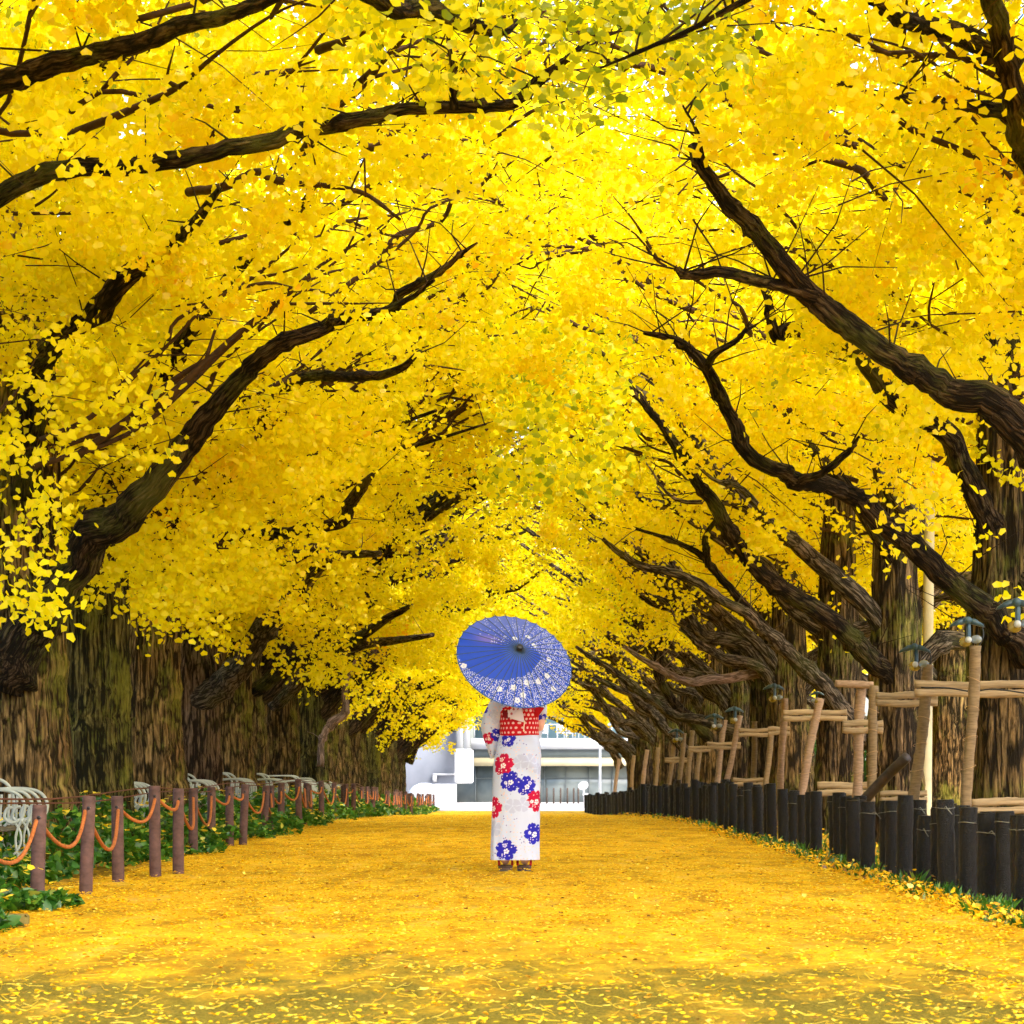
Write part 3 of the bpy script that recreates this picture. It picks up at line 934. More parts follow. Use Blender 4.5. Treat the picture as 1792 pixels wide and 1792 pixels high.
traced(R[0], [(2100, -500), (1700, -260), (1400, -60), (1250, 30), (1120, 90), (1050, 120)], [16, 13, 9, 6, 4, 2], 11, 12.2, seed=40, shoots=20)
spray(R[0], 'leafy_spray', [(880, -60, 1290, 60, 11.8, 13.2, 420), (1000, 30, 1290, 140, 11.8, 13, 330), (940, 90, 1090, 190, 12.2, 13.4, 130)], .19, 5, (.034, .056))
spray(L[0], 'leafy_spray', [(600, -50, 900, 60, 12.5, 14.2, 420), (620, 60, 860, 190, 12.8, 14.4, 200), (-20, -30, 420, 60, 15.5, 18, 420), (0, 60, 300, 190, 16, 18, 200)], .30, 6, (.038, .064))
spray(L[2], 'leafy_spray', [(-20, 560, 300, 800, 15.5, 19, 620), (-20, 560, 330, 820, 20.5, 23, 1100), (-20, 780, 110, 960, 15.5, 19, 220), (-20, 780, 230, 960, 20.8, 23, 800), (180, 840, 470, 1010, 20.5, 23, 900), (130, 960, 400, 1070, 20.5, 23, 620),
                            (0, 960, 90, 1090, 15, 17, 170), (240, 1020, 400, 1100, 20, 24, 240), (-20, 350, 330, 600, 18, 21, 900)], .5, 71, (.036, .062))
spray(L[4], 'leafy_spray', [(330, 800, 640, 1000, 21, 26, 900), (300, 960, 520, 1070, 22, 27, 420), (470, 960, 640, 1090, 26, 32, 900), (350, 1110, 400, 1140, 25, 26, 28), (480, 1090, 620, 1190, 33, 38, 500)], .55, 72, (.036, .062))
spray(R[2], 'leafy_spray', [(1500, 830, 1792, 960, 17, 20, 160), (1560, 600, 1792, 720, 16, 19, 700), (1700, 1000, 1792, 1060, 17, 19, 40)], .58, 73, (.036, .062))
spray(R[4], 'leafy_spray', [(1130, 930, 1520, 1060, 31, 35, 420), (1100, 880, 1400, 960, 30, 33, 500), (1420, 1000, 1545, 1120, 25, 28, 90)], .62, 74, (.036, .060))
spray(R[6], 'leafy_spray', [(1000, 1030, 1300, 1130, 40, 46, 900), (1010, 1120, 1200, 1200, 48, 54, 500), (1160, 1080, 1330, 1130, 38, 42, 240)], .66, 75, (.04, .065))
spray(L[3], 'leafy_spray', [(860, 560, 1090, 860, 22, 26, 1500)], .27, 7)

endL, endR = L[-1], R[-1]
traced(endL, [(712, 1335), (735, 1290), (775, 1262), (810, 1240), (850, 1228)], [10, 8, 6, 5, 3], 88, 87, seed=41)
spray(endL, 'leafy_spray', [(700, 1190, 850, 1238, 84, 90, 5000), (722, 1238, 800, 1275, 85, 89, 1500), (735, 1275, 775, 1312, 85, 89, 260), (790, 1230, 850, 1250, 85, 89, 260)], .38, 8)
traced(endR, [(1085, 1345), (1068, 1310), (1035, 1287), (1000, 1272), (960, 1255)], [10, 8, 6, 5, 3], 83.5, 83, 'limb_grey', seed=43)
spray(endR, 'leafy_spray', [(950, 1195, 1050, 1248, 80, 86, 4500), (990, 1240, 1060, 1278, 80, 86, 1500)], .66, 9)

# second rows behind, across the side walks
dB = [34.0, 41.0, 48.5, 56.0, 64.0, 73.0, 82.0]
for i, d in enumerate(dB):
    tree('ginkgo_tree', 7.1, d, -1, trunkL[(1, 3, 0)[i % 3]], limbsR[i % 2][3:], crown_thin[(i + 1) % 2],
         ('mossy ginkgo trunk behind the cream pole and rails' if i == 0 else 'ginkgo of the back row across the right side walk, %s from the near end' % ordinal(i + 1)),
         'ginkgo trees of the right back row', 1.0, yflip=bool(i % 2), cy=1.25)
for i, d in enumerate(dB):
    tree('ginkgo_tree', -7.4, d + 2, 1, trunkL[(3, 0, 1)[i % 3]], limbsL[i % 2][3:], crown_thin[i % 2],
         'ginkgo of the back row behind the left trunks, %s from the near end' % ordinal(i + 1), 'ginkgo trees of the left back row', 1.0, yflip=bool(i % 2), cy=1.25)

# ------------------------------------------------------------------ evergreen hedges beyond the side walks
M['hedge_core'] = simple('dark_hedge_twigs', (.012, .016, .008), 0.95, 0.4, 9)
for sgn, lab in ((-1, 'long dark green hedge behind the left trunks'), (1, 'long dark green hedge behind the right back row')):
    rg = np.random.default_rng(800 + sgn)
    root = empty('hedge', (sgn * 10.2, 0, 0)); tag(root, lab, 'hedge')
    N = 22000
    yy = rg.uniform(2, 98, N); top = 2.3 + .25 * np.sin(yy * .7) + .15 * np.sin(yy * 2.1)
    zz_ = rg.random(N) ** .8 * top
    xx = -sgn * (.55 + .12 * np.sin(yy * 1.7 + zz_ * 2)) + rg.normal(0, .08, N)
    onto = rg.random(N) < .22
    zz_ = np.where(onto, top + rg.normal(0, .06, N), zz_); xx = np.where(onto, rg.uniform(-.6, .6, N), xx)
    v, q = leaf_cloud(np.stack([xx, yy, gz(yy) + zz_], 1), rg.uniform(.07, .13, N), rg, .1, .1, 'ivy')
    o = MB().add(v, q).build('foliage', M['ivy'], root)
    set_float(o.data, 'tint', np.repeat(np.clip(rg.normal(.40, .2, N), 0, .92), 6))
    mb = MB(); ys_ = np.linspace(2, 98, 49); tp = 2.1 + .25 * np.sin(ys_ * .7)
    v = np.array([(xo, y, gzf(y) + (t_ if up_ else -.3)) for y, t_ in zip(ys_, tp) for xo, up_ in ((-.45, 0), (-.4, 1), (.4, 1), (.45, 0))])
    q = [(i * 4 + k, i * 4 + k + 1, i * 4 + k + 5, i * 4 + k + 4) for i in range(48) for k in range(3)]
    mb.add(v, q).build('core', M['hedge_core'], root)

# ------------------------------------------------------------------ left fence: rusty posts, rope, wires
post_pix = [(65, 1583, 1408), (150, 1565, 1393), (207, 1543, 1393), (272, 1534, 1375), (312, 1529, 1380)]
lp = [(-2.90, 13.6, .60)]
for px, by, ty in post_pix:
    s_ = (by - HY) / HC
    lp.append(((px - HX) / s_, F / s_, (by - ty) / s_))
for px, off, h in [(338, -2.92, .60), (370, -2.98, .60), (402, -2.86, .60), (425, -2.76, .62), (462, -2.90, .58), (474, -2.93, .57), (492, -2.88, .60), (524, -2.72, .64),
                   (533, -2.92, .58), (544, -2.98, .56), (563, -2.85, .62), (585, -2.9, .6), (599, -2.95, .58), (607, -2.86, .6), (618, -2.78, .6), (633, -2.88, .58), (643, -2.86, .6), (653, -2.8, .6)]:
    d_ = F * off / (px - HX)
    lp.append((off, d_, h))
d_ = lp[-1][1]
while d_ < 91:
    d_ += rng.uniform(1.1, 1.9)
    lp.append((-2.82 + rng.normal(0, .06), d_, rng.uniform(.54, .64)))
lp.sort(key=lambda a: a[1])


def make_left_post():
    v, q = lathe([(.001, -.15), (.043, -.15), (.043, .0), (.0425, .5), (.042, .988), (.038, 1.0), (.001, 1.0)], 20, .012, rng)
    return MB().add(v, q).mesh('rusty_post', True)


pm_ = make_left_post(); pm_.materials.append(M['rust_post'])
hv, hq, ht = tube([(0, -.004, 0), (0, .006, 0)], .011, 10)
hm_ = MB().add(hv, hq, ht).mesh('rope_hole'); hm_.materials.append(M['hub'])
n_far = 0
for i, (x, d, h) in enumerate(lp):
    o = bpy.data.objects.new('rope_post', pm_); COL.objects.link(o)
    o.location = (x, d, gzf(d)); o.scale = (1, 1, h); o.rotation_euler = (rng.normal(0, .012), rng.normal(0.01, .022), rng.uniform(0, 6))
    o.rotation_euler.z = rng.uniform(-.15, .15)
    if i < 26:
        lab = 'brown rusty post of the left rope fence, %s from the near end' % ordinal(i + 1)
    else:
        lab = 'brown post in the far crowded stretch of the left rope fence'
    tag(o, lab, 'post', 'rope fence posts on the left')
    if i < 22:
        hh = bpy.data.objects.new('rope_hole', hm_); COL.objects.link(hh); hh.parent = o
        hh.location = (.006, -.0425, 1 - .075 / h); hh.scale = (1, 1, 1 / h)

pts = []
for (x0, d0, h0), (x1, d1, h1) in zip(lp[:-1], lp[1:]):
    p0 = np.array((x0, d0, gzf(d0) + h0 - .075)); p1 = np.array((x1, d1, gzf(d1) + h1 - .075))
    span = np.linalg.norm(p1 - p0)
    sag = float(np.clip(.20 * span, .04, .27)) * rng.uniform(.85, 1.1)
    nn = 12 if d0 < 50 else 5
    for k in range(nn):
        t = k / nn
        p = p0 * (1 - t) + p1 * t
        p = p + np.array((.045 * math.sin(PI * t), 0, -sag * 4 * t * (1 - t) if t > 0 else 0))
        pts.append(p)
v, q, t = tube(pts, .0125, 8, True, .05, rng)
tag(MB().add(v, q, t).build('rope', M['rope'], smooth=True), 'orange brown rope sagging from post to post along the left fence', 'rope')
for zoff, xo, lab in ((.615, -2.93, 'upper rusty wire strung behind the left posts'), (.575, -2.955, 'lower rusty wire strung behind the left posts')):
    pts = [(xo + .03 * math.sin(d * .7), d, gzf(d) + zoff + .018 * math.sin(d * .9 + xo * 40)) for d in np.arange(12.5, 52, .8)]
    v, q, t = tube(pts, .0058, 5, True, .1, rng)
    tag(MB().add(v, q, t).build('rusty_wire', M['rust_wire'], smooth=True), lab, 'wire', 'rusty wires of the left fence')

v, q, t = box(0, 0, .15, .02, .012, .34, .003)
ys = (F * .81 / (1492 - HY)); ys = 24.6
o = MB().add(v, q, t).build('marker_stake', M['yellow_paint'], loc=((245 - HX) * ys / F, ys, 0))
tag(o, 'short flat yellow marker stake in the ivy behind the left rope', 'marker stake')
o = MB().add(v, q, t).build('marker_stake', M['bamboo'], loc=((171 - HX) * 21 / F, 21, 0))
o.scale = (.6, .8, .8)
tag(o, 'thin pale wooden peg in the leaves behind the second near left post', 'peg')
v, q, t = box(0, 0, .03, 1.3, .10, .09, .012)
o = MB().add(v, q, t).build('edging_board', M['kerbwood'], loc=(-3.08, 12.9, -.01)); o.rotation_euler = (0, 0, .04)
tag(o, 'mossy wooden edging board lying at the lower left edge', 'board')

# ------------------------------------------------------------------ ivy bed on the left, ground plants on the right
def ivy_edge(d):
    e = -2.92 + .12 * np.sin(d * 1.1) + .10 * np.sin(d * 2.9 + 1)
    e = np.where(d < 15.6, -2.64 + .16 * np.sin(d * 3.1), e)
    e = e - .42 * np.exp(-((d - 17.8) / 1.7) ** 2)
    e = e + .22 * np.clip((d - 24) / 6, 0, 1)
    return e


N = 46000
d = falloff_d(N, 12.2, 92, 1.25, rng)
wd = rng.random(N) ** 1.5 * 3.4
x = ivy_edge(d) - wd
hh = .08 + .34 * np.clip((wd - np.where(d < 15.8, .35, 0)) / .55, 0, 1) + .07 * np.sin(x * 3.3 + d * .9) + .05 * np.sin(d * 2.3)
z = gz(d) + hh * (1 - .75 * rng.random(N) ** 2.2) + rng.normal(0, .015, N)
pos = np.stack([x, d, np.maximum(z, gz(d) + .02)], 1)
v, q = leaf_cloud(pos, rng.uniform(.038, .078, N) * np.where(d > 45, 1.4, 1), rng, .15, .45, 'ivy')
o = MB().add(v, q).build('ivy_bed', M['ivy'])
set_float(o.data, 'tint', np.repeat(np.clip(rng.normal(.62, .21, N), 0, .97), 6))
tag(o, 'glossy green ivy covering the ground under the left trees', 'ivy', kind='stuff')
# fallen yellow leaves caught on the ivy
N = 1500
d = falloff_d(N, 12.5, 60, 1.4, rng); wd = rng.random(N) * 2.4; x = ivy_edge(d) - wd
hh = .12 + .36 * np.clip(wd / .55, 0, 1) + .07 * np.sin(x * 3.3 + d * .9)
pos = np.stack([x, d, gz(d) + hh + .02], 1)
v, q = leaf_cloud(pos, rng.uniform(.035, .055, N), rng, 0, .8)
o = MB().add(v, q).build('caught_leaves', M['fallen']); set_float(o.data, 'tint', np.repeat(np.clip(rng.normal(.8, .15, N), 0, 1), 6))
tag(o, 'pale yellow leaves caught on top of the ivy', 'leaves', kind='stuff')

# grass and small plants at the foot of the black posts
N = 9000
d = falloff_d(N, 12.8, 70, 1.5, rng)
cl = .5 + .5 * np.sin(d * 3.7) * np.sin(d * 1.3 + 1)
x = 2.66 - .03 * np.sin(d * 2) + rng.normal(0, .065, N) - .05 * cl
x = np.where(rng.random(N) < .4, 2.9 + rng.random(N) * 1.1, x)
keep = rng.random(N) < .25 + .75 * cl
x, d = x[keep], d[keep]; N = len(x)
a = rng.uniform(0, 2 * PI, N); hgt = rng.uniform(.03, .10, N) * (.6 + .6 * (.5 + .5 * np.sin(d * 3.7)))
lean = rng.uniform(.2, .9, N) * hgt; w = rng.uniform(.004, .012, N)
b0 = np.stack([x, d, gz(d)], 1)
sd = np.stack([-np.sin(a), np.cos(a), np.zeros(N)], 1) * w[:, None]; ld = np.stack([np.cos(a), np.sin(a), np.zeros(N)], 1)
up = np.array((0, 0, 1.0))
V = np.stack([b0 - sd, b0 + sd, b0 + sd * 1.3 + ld * (lean * .4)[:, None] + up * (hgt * .6)[:, None],
              b0 - sd * .3 + ld * lean[:, None] + up * hgt[:, None]], 1).reshape(-1, 3)
o = MB().add(V, np.arange(N * 4).reshape(-1, 4)).build('grass', M['ivy'])
set_float(o.data, 'tint', np.repeat(np.clip(rng.normal(.62, .18, N), 0, .95), 4))
tag(o, 'green grass tufts along the foot of the black posts', 'grass', kind='stuff')
# leaves heaped against the posts on the right
N = 7500
d = falloff_d(N, 12.8, 60, 1.5, rng); x = np.where(rng.random(N) < .4, 2.55 + rng.normal(0, .09, N), 2.8 + rng.random(N) * 2.6)
pos = np.stack([x, d, gz(d) + .012 + np.abs(rng.normal(0, .028, N))], 1)
v, q = leaf_cloud(pos, rng.uniform(.018, .036, N), rng, .1, .6)
o = MB().add(v, q).build('heaped_leaves', M['fallen']); set_float(o.data, 'tint', np.repeat(np.clip(rng.normal(.42, .24, N), 0, 1), 6))
tag(o, 'fallen leaves heaped along the foot of the right fence', 'leaves', kind='stuff')

# ------------------------------------------------------------------ right fence: black posts with wire loops
rp = [(2.93, 13.3, .55), (2.90, 13.75, .58), (2.80, 14.05, .54), (2.89, 14.6, .53), (2.88, 15.0, .545), (2.80, 15.15, .53), (2.74, 15.45, .56), (2.71, 16.0, .60), (2.86, 16.55, .55), (2.87, 17.3, .53),
      (2.81, 17.55, .47), (2.73, 17.9, .605), (2.86, 18.1, .57), (2.74, 18.5, .56), (2.80, 19.2, .55), (2.62, 18.95, .545), (2.74, 20.4, .54), (2.79, 20.9, .55), (2.83, 22.2, .58), (2.88, 22.6, .57),
      (2.79, 23.6, .575), (2.84, 24.4, .56), (2.82, 24.9, .53), (2.81, 26.6, .57), (2.78, 27.5, .62)]
d_ = 27.5
while d_ < 88:
    d_ += rng.uniform(.27, .45)
    rp.append((2.74 + rng.normal(0, .06) - .0035 * (d_ - 27), d_, rng.uniform(.50, .60) + (.06 if rng.random() < .12 else 0)))
rp += [(2.95, 14.3, .55), (2.93, 15.75, .53), (2.95, 16.9, .55), (2.90, 17.1, .56), (2.92, 19.7, .54), (2.90, 21.5, .56), (2.84, 21.8, .55), (2.92, 23.2, .54), (2.80, 25.5, .55), (2.86, 26.1, .56), (2.88, 18.7, .53), (2.66, 20.0, .54)]
rp.sort(key=lambda a: a[1])
bpm = []
for k in range(4):
    rg = np.random.default_rng(300 + k)
    zs = np.concatenate([[-.15], np.linspace(0, .97, 16), [.995, 1.0]])
    prof = [(.001, -.15)] + [(.056 * (1 + rg.normal(0, .018)) * (.96 if z > .99 else 1), z) for z in zs] + [(.001, 1.0)]
    v, q = lathe(prof, 22, .022, rg)
    me = MB().add(v, q).mesh('black_post', True); me.materials.append(M['black_post']); bpm.append(me)
ring = [(.060 * math.cos(a), .060 * math.sin(a), .004 * math.sin(a * 2)) for a in np.linspace(0, 2 * PI, 25)]
mb = MB(); v, q, t = tube(ring, .0026, 5, False); mb.add(v, q)
v, q, t = tube([(.02, -.056, 0), (.04, -.075, .012), (.058, -.078, -.01), (.085, -.08, -.04)], .0028, 5); mb.add(v, q, t)
wire_me = mb.mesh('wire_loop', True); wire_me.materials.append(M['tie_wire'])
for i, (x, d, h) in enumerate(rp):
    o = bpy.data.objects.new('fence_post', bpm[i % 4]); COL.objects.link(o)
    o.location = (x, d, gzf(d)); o.scale = (1, 1, h); o.rotation_euler = (rng.normal(0, .012), rng.normal(0, .014), rng.uniform(-.6, .6))
    if i < 48:
        lab = 'black tarred wooden post, %s from the near end of the right fence' % ordinal(i + 1)
    else:
        lab = 'black post merged into the dark far stretch of the right fence'
    tag(o, lab, 'post', 'black posts of the right fence')
    if i < 44 and rng.random() < .62:
        w = bpy.data.objects.new('wire_loop', wire_me); COL.objects.link(w); w.parent = o
        w.location = (0, 0, 1 - rng.uniform(.05, .12) / h); w.scale = (1, 1, 1 / h); w.rotation_euler = (0, 0, rng.uniform(-.5, .9))

# ------------------------------------------------------------------ props, rails and clamp lamps on the right
stakes = [(1816, 1420, 1832, 1110, 17.6, .046, 'stake'), (1692, 1400, 1708, 1130, 19.0, .045, 'stake'), (1600, 1395, 1626, 1163, 21.4, .050, 'stake'), (1524, 1395, 1530, 1200, 24.0, .046, 'stake'),
          (1499, 1395, 1507, 1203, 24.8, .052, 'stake_pink'), (1405, 1375, 1434, 1222, 28.6, .050, 'stake_pink'), (1366, 1375, 1373, 1222, 32.0, .046, 'stake_pink'), (1341, 1372, 1350, 1272, 35.0, .044, 'stake'),
          (1318, 1375, 1321, 1262, 36.5, .044, 'stake'), (1269, 1378, 1296, 1252, 38.5, .048, 'stake_pink'), (1254, 1375, 1268, 1260, 40.0, .05, 'stake_pink'), (1219, 1372, 1225, 1308, 45.0, .045, 'stake'),
          (1204, 1372, 1211, 1278, 46.0, .05, 'stake'), (1189, 1375, 1197, 1283, 48.0, .05, 'stake'), (1171, 1375, 1181, 1288, 51.0, .05, 'stake'), (1147, 1375, 1152, 1308, 56.0, .05, 'stake'),
          (1124, 1375, 1133, 1312, 60.0, .055, 'stake_pink'), (1105, 1378, 1109, 1322, 67.0, .055, 'stake'), (1077, 1378, 1083, 1328, 76.0, .06, 'stake_pink')]
stake_lab = {0: 'wrapped wooden prop at the right edge under the largest clamp lamp', 1: 'wrapped wooden prop before the dark right-edge trunk, under a clamp lamp',
             2: 'leaning wrapped prop left of the cream pole, under a clamp lamp', 3: 'slim wooden prop just right of the T shaped prop', 4: 'pinkish wrapped prop carrying a short crossbar like a T',
             5: 'leaning pinkish prop between the brown trunk and the T shaped prop'}
for i, (x0, y0, x1, y1, d, r0, m) in enumerate(stakes):
    p1 = P(x1, y1, d); pa = P(x0, y0, d); k = (p1[2] - gzf(d) + .1) / (p1[2] - pa[2])
    p0 = p1 + (pa - p1) * k
    rg = np.random.default_rng(500 + i)
    tt = np.linspace(0, 1, 40)
    pts = p0 + (p1 - p0) * tt[:, None] + np.stack([.008 * np.sin(tt * 9 + i), .008 * np.cos(tt * 7 + i), 0 * tt], 1)
    v, q, t = tube(pts, r0 * .92 * (1 + .05 * rg.standard_normal(40)), 12, True, .04, rg)
    root = MB().add(v, q, t).build('wooden_prop', M[m], smooth=True)
    tag(root, stake_lab.get(i, 'wooden prop behind the right fence, %s from the near end' % ordinal(i + 1)), 'prop', 'wooden props along the right trees')
    for z in ((.50, .62, .74, .86) if d < 30 else ()):
        c = p0 + (p1 - p0) * z; ax = (p1 - p0) / np.linalg.norm(p1 - p0)
        e1 = np.cross(ax, (0, 1, 0)); e1 /= np.linalg.norm(e1); e2 = np.cross(ax, e1)
        rr = [c + (r0 * 1.13) * (math.cos(a) * e1 + math.sin(a) * e2) + ax * .02 * math.sin(a + z * 9) for a in np.linspace(0, 2 * PI, 17)]
        v, q, t = tube(rr, .0025, 4, False)
        MB().add(v, q).build('twine', M['bamboo'], root)

rails = [(1600, 1850, 1206, 29, 19.7, 'cream split rail tied across the dark trunk at the right edge'), (1532, 1640, 1224, 26, 22.2, 'split rail tied between the slim prop and the leaning prop'),
         (1474, 1545, 1272, 24, 24.5, 'lower split rail crossing behind the T shaped prop'), (1370, 1482, 1252, 20, 29.6, 'split rail reaching left from the T shaped prop'),
         (1344, 1382, 1279, 15, 33.0, 'short split rail left of the leaning pinkish prop'), (1292, 1347, 1282, 15, 35.6, 'split rail tied between two thin far props'),
         (1237, 1296, 1305, 13, 39.4, 'split rail across the pair of pinkish far props'), (1205, 1243, 1311, 11, 44.5, 'small far split rail beyond the pair of pinkish props'),
         (1163, 1206, 1330, 10, 50.0, 'farthest visible split rail on the right')]
lows = [(1700, 1860, 1411, 29, 19.5, 'low split rail just above the black posts at the right edge'), (1540, 1622, 1394, 20, 22.6, 'low split rail left of the cream pole'),
        (1430, 1548, 1381, 25, 26.0, 'low split rail under the T shaped prop'), (1283, 1338, 1369, 15, 36.0, 'low far split rail above the black posts')]
for i, (x0, x1, y, th, d, lab) in enumerate(rails + lows):
    s_ = F / d; h = th / s_
    root = None
    for k, sg in enumerate((-1, 1)):
        rg = np.random.default_rng(600 + i * 2 + k)
        pa = P(x0, y, d + .05); pb = P(x1, y, d + .05)
        tt = np.linspace(0, 1, 24)
        pts = pa + (pb - pa) * tt[:, None]
        pts[:, 2] += sg * h * .255 + .006 * np.sin(tt * 8 + i + k * 2)
        v, q, t = tube(pts, h * .245 * (1 + .05 * rg.standard_normal(24)), 10, True, .05, rg)
        v[:, 1] = (v[:, 1] - d) * .62 + d
        if root is None:
            root = MB().add(v, q, t).build('split_rail', M['rail'], smooth=True); tag(root, lab, 'rail', 'split rails behind the right fence')
        else:
            MB().add(v, q, t).build('half_pole', M['rail'], root, True)
pa, pb = P(1462, 1196, 24.72), P(1528, 1199, 24.72)
tt = np.linspace(0, 1, 16)
v, q, t = tube(pa + (pb - pa) * tt[:, None], .034 * (1 + .05 * rng.standard_normal(16)), 10, True, .04, rng)
tag(MB().add(v, q, t).build('crossbar', M['stake_pink'], smooth=True), 'short round bar tied across the top of the T shaped prop', 'crossbar')
# black cable along the rail
pts = [P(x, y, 19.45) for x, y in ((1612, 1203), (1660, 1204), (1700, 1210), (1740, 1206), (1800, 1214), (1850, 1222))]
v, q, t = tube(catmull(pts, 6), .006, 6)
tag(MB().add(v, q, t).build('cable', M['cable'], smooth=True), 'black cable running along the cream rail at the right edge', 'cable')


def make_lamp():
    root = empty('clamp_lamp')
    mb = MB()
    v, q, t = tube([(0, -.035, 0), (0, .03, 0)], .030, 16); mb.add(v, q, t)
    v, q, t = tube([(0, -.040, 0), (0, -.034, 0)], .021, 16); mb.add(v, q, t)
    mb.build('pivot', M['lamp_blue'], root, False)
    for sg in (-1, 1):
        prof = np.array([(0, .022), (.06, .012), (.125, -.030), (.135, -.052), (.07, -.035), (.0, -.020)])
        v = np.array([(sg * a, y, b) for y in (-.028, .028) for a, b in prof])
        q = [(0, 1, 4, 5), (1, 2, 3, 4), (6, 11, 10, 7), (7, 10, 9, 8)] + [(k, k + 6, (k + 1) % 6 + 6, (k + 1) % 6) for k in range(6)]
        MB().add(v, q).build('shade_wing', M['lamp_blue'], root)
    v, q, t = box(.012, 0, -.075, .034, .034, .12, .006); MB().add(v, q, t).build('stem', M['lamp_blue'], root)
    mb = MB(); v, q = uv_ball((0.005, -.03, -.15), .026, .026, .026); mb.add(v, q); mb.build('white_bulb', M['bulb_white'], root, True)
    mb = MB(); v, q = uv_ball((-.005, .02, -.165), .05, .045, .042); mb.add(v, q); mb.build('amber_bulb', M['bulb_amber'], root, True)
    mb = MB(); v, q = uv_ball((.075, .0, -.145), .045, .04, .034); mb.add(v, q); mb.build('clear_bulb', M['bulb_clear'], root, True)
    v, q, t = tube(catmull([(.08, .01, -.02), (.12, .01, -.05), (.135, .01, -.11), (.11, .01, -.18), (.06, .01, -.24)], 4), .006, 6)
    MB().add(v, q, t).build('lead', M['cable'], root, True)
    return root


lamp0 = make_lamp()
lamps = [(1778, 1054, 17.6, 1.0, .0, 'largest blue grey clamp lamp at the right edge'), (1692, 1086, 19.0, .95, .1, 'blue grey clamp lamp on the prop before the dark right-edge trunk'),
         (1601, 1132, 21.4, .98, -.2, 'dark green grey clamp lamp beside the cream pole'), (1354, 1200, 32, 1.0, .2, 'clamp lamp on a prop left of the slim banded trunk'),
         (1285, 1240, 38.5, 1.1, .4, 'right one of two far clamp lamps on the pinkish props'), (1250, 1252, 40, 1.1, -.4, 'left one of two far clamp lamps on the pinkish props'),
         (1430, 1212, 28.6, .6, 2.6, 'small lamp half hidden behind a low limb above the leaning pinkish prop'), (1183, 1278, 47, 1.1, .3, 'far clamp lamp with pale bulbs above the black fence')]
for i, (px, py, d, sc, rz, lab) in enumerate(lamps):
    o = lamp0 if i == 0 else copy_tree(lamp0)
    o.location = P(px, py, d); o.scale = (sc,) * 3; o.rotation_euler = (0, 0, rz)
    tag(o, lab, 'lamp', 'clamp lamps on the wooden props')

pts = np.array([P(1621, 1440, 28) - np.array((0, 0, .1)), P(1622, 1300, 28), P(1624, 1100, 28), P(1627, 860, 28), P(1629, 700, 28)])
v, q, t = tube(catmull(pts, 5), .058, 14)
tag(MB().add(v, q, t).build('utility_pole', M['pole'], smooth=True), 'slim cream painted pole between the mossy and the banded trunks', 'pole')
pts = np.array([P(1505, 1408, 22.2), P(1550, 1360, 22.0), P(1587, 1325, 21.8)])
v, q, t = tube(catmull(pts, 5), .047, 12, True, .02, rng)
tag(MB().add(v, q, t).build('leaning_log', M['log'], smooth=True), 'dark round timber leaning up behind the black posts', 'timber')

# ------------------------------------------------------------------ white tubular benches behind the left fence
def make_bench():
    root = empty('park_bench')
    for k, y in enumerate((-.75, -.45, -.15, .15)):
        mb = MB()
        arm = [(-.62, y, .60), (-.3, y, .635), (-.1, y, .635), (.0, y, .60), (.045, y, .52), (.02, y, .43), (-.05, y, .40), (-.10, y, .44), (-.08, y, .50), (-.04, y, .51)]
        v, q, t = tube(catmull(arm, 5), .0125, 8); mb.add(v, q, t)
        lp_ = [(-.08 + .10 * math.cos(a), y, .29 + .13 * math.sin(a)) for a in np.linspace(0, 2 * PI, 21)]
        v, q, t = tube(lp_, .009, 8, False); mb.add(v, q)
        v, q, t = tube(catmull([(-.18, y, .60), (-.19, y, .4), (-.17, y, .2), (-.10, y, .0)], 4), .010, 8); mb.add(v, q, t)
        v, q, t = tube(catmull([(.03, y, .44), (-.02, y, .3), (.0, y, .15), (.05, y, .0)], 4), .010, 8); mb.add(v, q, t)
        mb.build('armrest', M['white_paint'], root, True)
    for k, y in enumerate((-.6, .0)):
        mb = MB()
        v, q, t = tube(catmull([(-.75, y, .71), (-.4, y, .715), (-.27, y, .70), (-.20, y, .63), (-.18, y, .50), (-.22, y, .3), (-.2, y, .0)], 5), .0125, 8); mb.add(v, q, t)
        mb.build('back_frame', M['white_paint'], root, True)
    mb = MB()
    for k in range(4):
        v, q, t = box(-.42 + k * .11, -.3, .355, .09, 1.25, .03, .006); mb.add(v, q, t)
    mb.build('seat', M['seat_wood'], root)
    return root


b0 = make_bench()
for i, (px, d) in enumerate(((66, 19.2), (258, 25.6), (374, 29.9), (440, 33.6), (497, 37.0), (548, 41.5), (572, 46.5), (601, 52.0))):
    o = b0 if i == 0 else copy_tree(b0)
    o.location = ((px - HX) * d / F, d, gzf(d)); 
    tag(o, ('white tubular bench with curled arms at the left picture edge', 'white tubular bench end between the mossy and the dark streaked trunk', 'white tubular bench end right of the dark streaked trunk')[i] if i < 3
        else 'white bench top peeking above the ivy, %s bench from the near end' % ordinal(i + 1), 'bench', 'white benches under the left trees')

# ------------------------------------------------------------------ the open end: street, building, pole, sign
M['facade_grey'] = simple('blue_grey_panel', (.21, .235, .29), 0.6, 0.08, 2)
M['facade_white'] = simple('white_plaster', (.34, .35, .365), 0.7, 0.05, 3)
M['facade_cream'] = simple('cream_soffit', (.42, .36, .22), 0.7, 0.08, 3)
M['facade_slab'] = simple('pale_blue_concrete', (.18, .22, .24), 0.7, 0.06, 3)
M['mullion'] = simple('dark_window_frame', (.10, .12, .13), 0.5, 0.1, 5)
M['white_metal'] = simple('white_painted_metal', (.38, .40, .43), 0.5, 0.05, 8)


